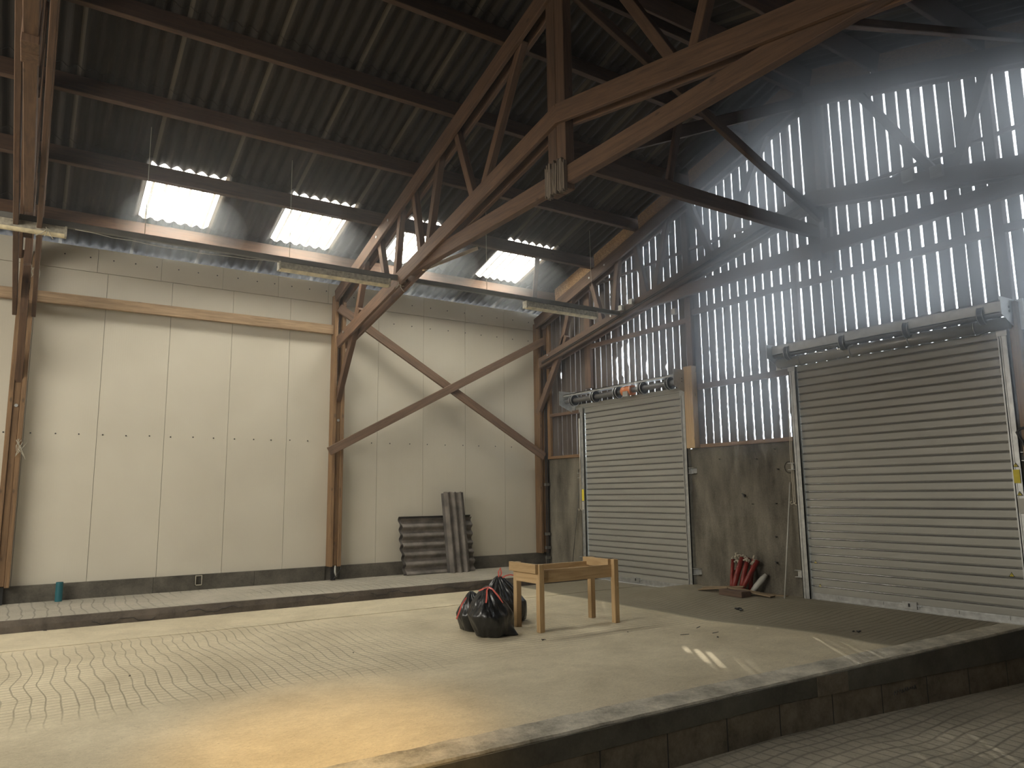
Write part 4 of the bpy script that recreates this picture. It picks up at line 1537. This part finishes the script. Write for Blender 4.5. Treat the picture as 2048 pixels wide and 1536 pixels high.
wire('dark_rod', [(9.96, 12.56, 0.35), (9.90, 12.84, -1.57)], 0.008, 'tray', 'thin dark rod leaning on the corner concrete by the left shutter', 'rod', None, 8)
for (y, z, r_, lab) in ((7.345, 0.365, 0.088, 'larger dark wire loop hanging left of the right shutter'), (12.585, 0.46, 0.065, 'small dark wire loop hanging left of the left shutter')):
    pts = [(9.985, y + r_ * math.cos(a), z + r_ * math.sin(a)) for a in [2 * math.pi * i / 28 for i in range(29)]]
    wire('wire_loop', pts, 0.0045, 'black', lab, 'wire loop', 'wire loops by the shutters')

# hooks and bolts left in the concrete
hk = [(8.24, -0.07, 0.035, 'largest black hook low in the middle of the gable concrete'), (7.55, 0.34, 0.016, 'rusty bolt high at the right of the gable concrete'),
      (7.58, 0.66, 0.014, 'rusty bolt near the top right of the gable concrete'), (8.72, 0.55, 0.012, 'small dark bolt near the top left of the gable concrete'),
      (7.62, -0.20, 0.015, 'rusty bolt at mid height on the right of the gable concrete'), (7.66, -0.72, 0.015, 'rusty bolt above the pale pole foot'),
      (7.68, -1.12, 0.022, 'dark stub low at the right of the gable concrete'), (8.08, -0.21, 0.010, 'tiny pale bolt below the black hook'),
      (7.95, 0.52, 0.012, 'small dark bolt near the top middle of the gable concrete')]
for (y, z, r_, lab) in hk:
    b_ = MB()
    b_.tube([(10.0, y, z), (9.965, y + 0.004, z + 0.004), (9.945, y - r_, z - r_ * 0.4)], [r_ * 0.5, r_ * 0.5, r_ * 0.32], 7)
    b_.tube([(9.955, y + r_, z + r_), (9.95, y, z + r_ * 0.6), (9.95, y - r_, z - r_)], r_ * 0.28, 6)
    tag(b_.build('wall_hook', M['black']), lab, 'hook', 'hooks and bolts in the gable concrete')

# black bent tube at the right edge
b_ = MB()
b_.tube([(9.88, 3.72, 0.76), (9.86, 4.02, 0.70), (9.85, 4.06, 0.66), (9.86, 4.02, 0.56), (9.88, 3.80, 0.05), (9.9, 3.6, -0.5)], 0.016, 8)
tag(b_.build('bent_tube', M['black'], smooth=True), 'black bent tube right of the right shutter at the picture edge', 'tube')
# litter on the slab
random.seed(33)
lit = [(8.66, 7.36, 0.055, 'dark tuft of litter on the slab before the scrap pile'), (8.35, 5.35, 0.03, 'dark crumb of litter near the kerb by the right shutter'),
       (5.35, 7.55, 0.022, 'small stone on the slab right of the front bin bag'), (6.5, 7.3, 0.015, 'tiny crumb on the slab in front of the trestle'),
       (7.05, 6.35, 0.02, 'dark chip on the slab near the sun flecks'), (3.2, 8.2, 0.014, 'dark speck on the scored slab left of the bags'),
       (1.0, 8.5, 0.014, 'dark speck on the scored slab at the far left'), (0.35, 12.0, 0.02, 'pale crumb at the foot of the step at left')]
for (x, y, r_, lab) in lit:
    b_ = MB()
    zz = fz(x, y)
    for k in range(6 if r_ > 0.02 else 3):
        a = Vector((x + random.uniform(-r_, r_), y + random.uniform(-r_, r_) * 1.6, zz + r_ * 0.2))
        b_.tube([a, a + Vector((random.uniform(-r_, r_), random.uniform(-r_, r_), r_ * 0.2))], [r_ * 0.32, r_ * 0.2], 5)
    tag(b_.build('litter', M['black']), lab, 'litter')
for (x, y, a_, lab) in ((7.35, 6.95, 0.4, 'thin wood splinter on the slab, farthest one'), (7.2, 6.55, 0.1, 'thin wood splinter on the slab, middle one'),
                        (6.85, 6.75, -0.3, 'thin wood splinter on the slab nearest the sun flecks')):
    zz = fz(x, y)
    o = beam('splinter', (x, y, zz + 0.004), (x + 0.12 * math.cos(a_), y + 0.12 * math.sin(a_), zz + 0.004), 0.008, 0.006, M['black'], bevel=0.001)
    tag(o, lab, 'splinter', 'wood splinters on the slab')

# ------------------------------------------------------------------ rest of the shell, behind the camera
s = MB()
s.box(-8.4, -8.25, -1.5, 14.1, -2.3, 6.6)
tag(s.build('wall_back', M['gwall'], origin=ORI), 'plain wall behind the photographer', 'wall', kind='structure')
s = MB()
s.box(-8.3, 10.1, -1.45, -1.3, -2.3, 4.2)
tag(s.build('wall_front', M['gwall'], origin=ORI), 'plain side wall behind the photographer', 'wall', kind='structure')
bpy.context.view_layer.update()

# ------------------------------------------------------------------ haze volumes added to imitate lens glow
hm = bpy.data.materials.new('added haze')
hm.use_nodes = True
nt = hm.node_tree
nt.nodes.remove(nt.nodes['Principled BSDF'])
vsn = nt.nodes.new('ShaderNodeVolumeScatter')
vsn.inputs['Color'].default_value = (0.95, 0.97, 1.0, 1)
vsn.inputs['Density'].default_value = 0.005
vsn.inputs['Anisotropy'].default_value = 0.80
nt.links.new(vsn.outputs[0], nt.nodes['Material Output'].inputs['Volume'])
s = MB()
vv = [(x, y, z) for x in (-2.0, 9.6) for (y, z) in ((-1.2, -2.19), (13.98, -2.19), (13.98, zr(13.98) + 0.2), (RY, RZ + 0.2), (-1.2, zr(-1.2) + 0.2))]
s.add(vv, [(0, 1, 2, 3, 4), (9, 8, 7, 6, 5), (0, 5, 6, 1), (1, 6, 7, 2), (2, 7, 8, 3), (3, 8, 9, 4), (4, 9, 5, 0)])
hz = s.build('haze', hm, origin=ORI)  # added volume, imitates lens glow
tag(hz, 'thin bluish haze volume added across the hall in front of the gable', 'haze', kind='stuff')
bpy.context.view_layer.update()
# denser haze volume added for the glare of the slats, thickening right and upwards
s = MB()
ny_, nz_ = 40, 24
front, back = [], []
for j in range(ny_ + 1):
    y = -1.1 + 14.6 * j / ny_
    zt_ = zr(y) + 0.0
    for i in range(nz_ + 1):
        z = -0.4 + (zt_ + 0.4) * i / nz_
        th_ = 0.01 + 1.9 * sstep((11.6 - y) / 7.5) * sstep((z + 0.4) / 4.2)
        front.append((9.58 - th_, y, z))
        back.append((9.59, y, z))
nn_ = len(front)
w_ = nz_ + 1
fs_ = []
for j in range(ny_):
    for i in range(nz_):
        a = j * w_ + i
        fs_ += [(a, a + 1, a + w_ + 1, a + w_), (nn_ + a, nn_ + a + w_, nn_ + a + w_ + 1, nn_ + a + 1)]
for j in range(ny_):
    a = j * w_
    fs_ += [(a, a + w_, nn_ + a + w_, nn_ + a), (a + nz_, nn_ + a + nz_, nn_ + a + nz_ + w_, a + nz_ + w_)]
for i in range(nz_):
    a = i
    fs_ += [(a, nn_ + a, nn_ + a + 1, a + 1)]
    a = ny_ * w_ + i
    fs_ += [(a, a + 1, nn_ + a + 1, nn_ + a)]
s.add(front + back, fs_)
hm2 = hm.copy()
hm2.name = 'gable glare haze'
hm2.node_tree.nodes['Volume Scatter'].inputs['Density'].default_value = 0.50
hm2.node_tree.nodes['Volume Scatter'].inputs['Anisotropy'].default_value = 0.80
hm2.node_tree.nodes['Volume Scatter'].inputs['Color'].default_value = (0.90, 0.96, 1.0, 1)
hz = s.build('haze', hm2, origin=ORI)
tag(hz, 'bluish haze volume added for glare right in front of the slatted gable', 'haze', kind='stuff')
bpy.context.view_layer.update()
# haze ellipsoid added under each rooflight, shaped to give a halo
hm3 = hm.copy()
hm3.name = 'rooflight halo haze'
hm3.node_tree.nodes['Volume Scatter'].inputs['Density'].default_value = 0.10
hm3.node_tree.nodes['Volume Scatter'].inputs['Anisotropy'].default_value = 0.6
hm3.node_tree.nodes['Volume Scatter'].inputs['Color'].default_value = (0.90, 0.96, 1.0, 1)
for i, (p, q) in enumerate(SKY):
    bm = bmesh.new()
    bmesh.ops.create_icosphere(bm, subdivisions=4, radius=1.0)
    me = bpy.data.meshes.new('haze')
    bm.to_mesh(me)
    bm.free()
    o = link('haze', me, hm3)  # added volume, gives the rooflight a halo
    o.matrix_basis = Matrix.Translation(V(((p + q) / 2, 12.0, 4.16))) @ Matrix.Rotation(-0.287, 4, 'X') @ Matrix.Diagonal((0.95, 0.85, 0.42, 1))
    tag(o, 'soft haze volume added as a halo under ' + ['the leftmost rooflight', 'the second rooflight from the left', 'the rooflight behind the big truss', 'the rightmost rooflight'][i], 'haze', kind='stuff')
bpy.context.view_layer.update()
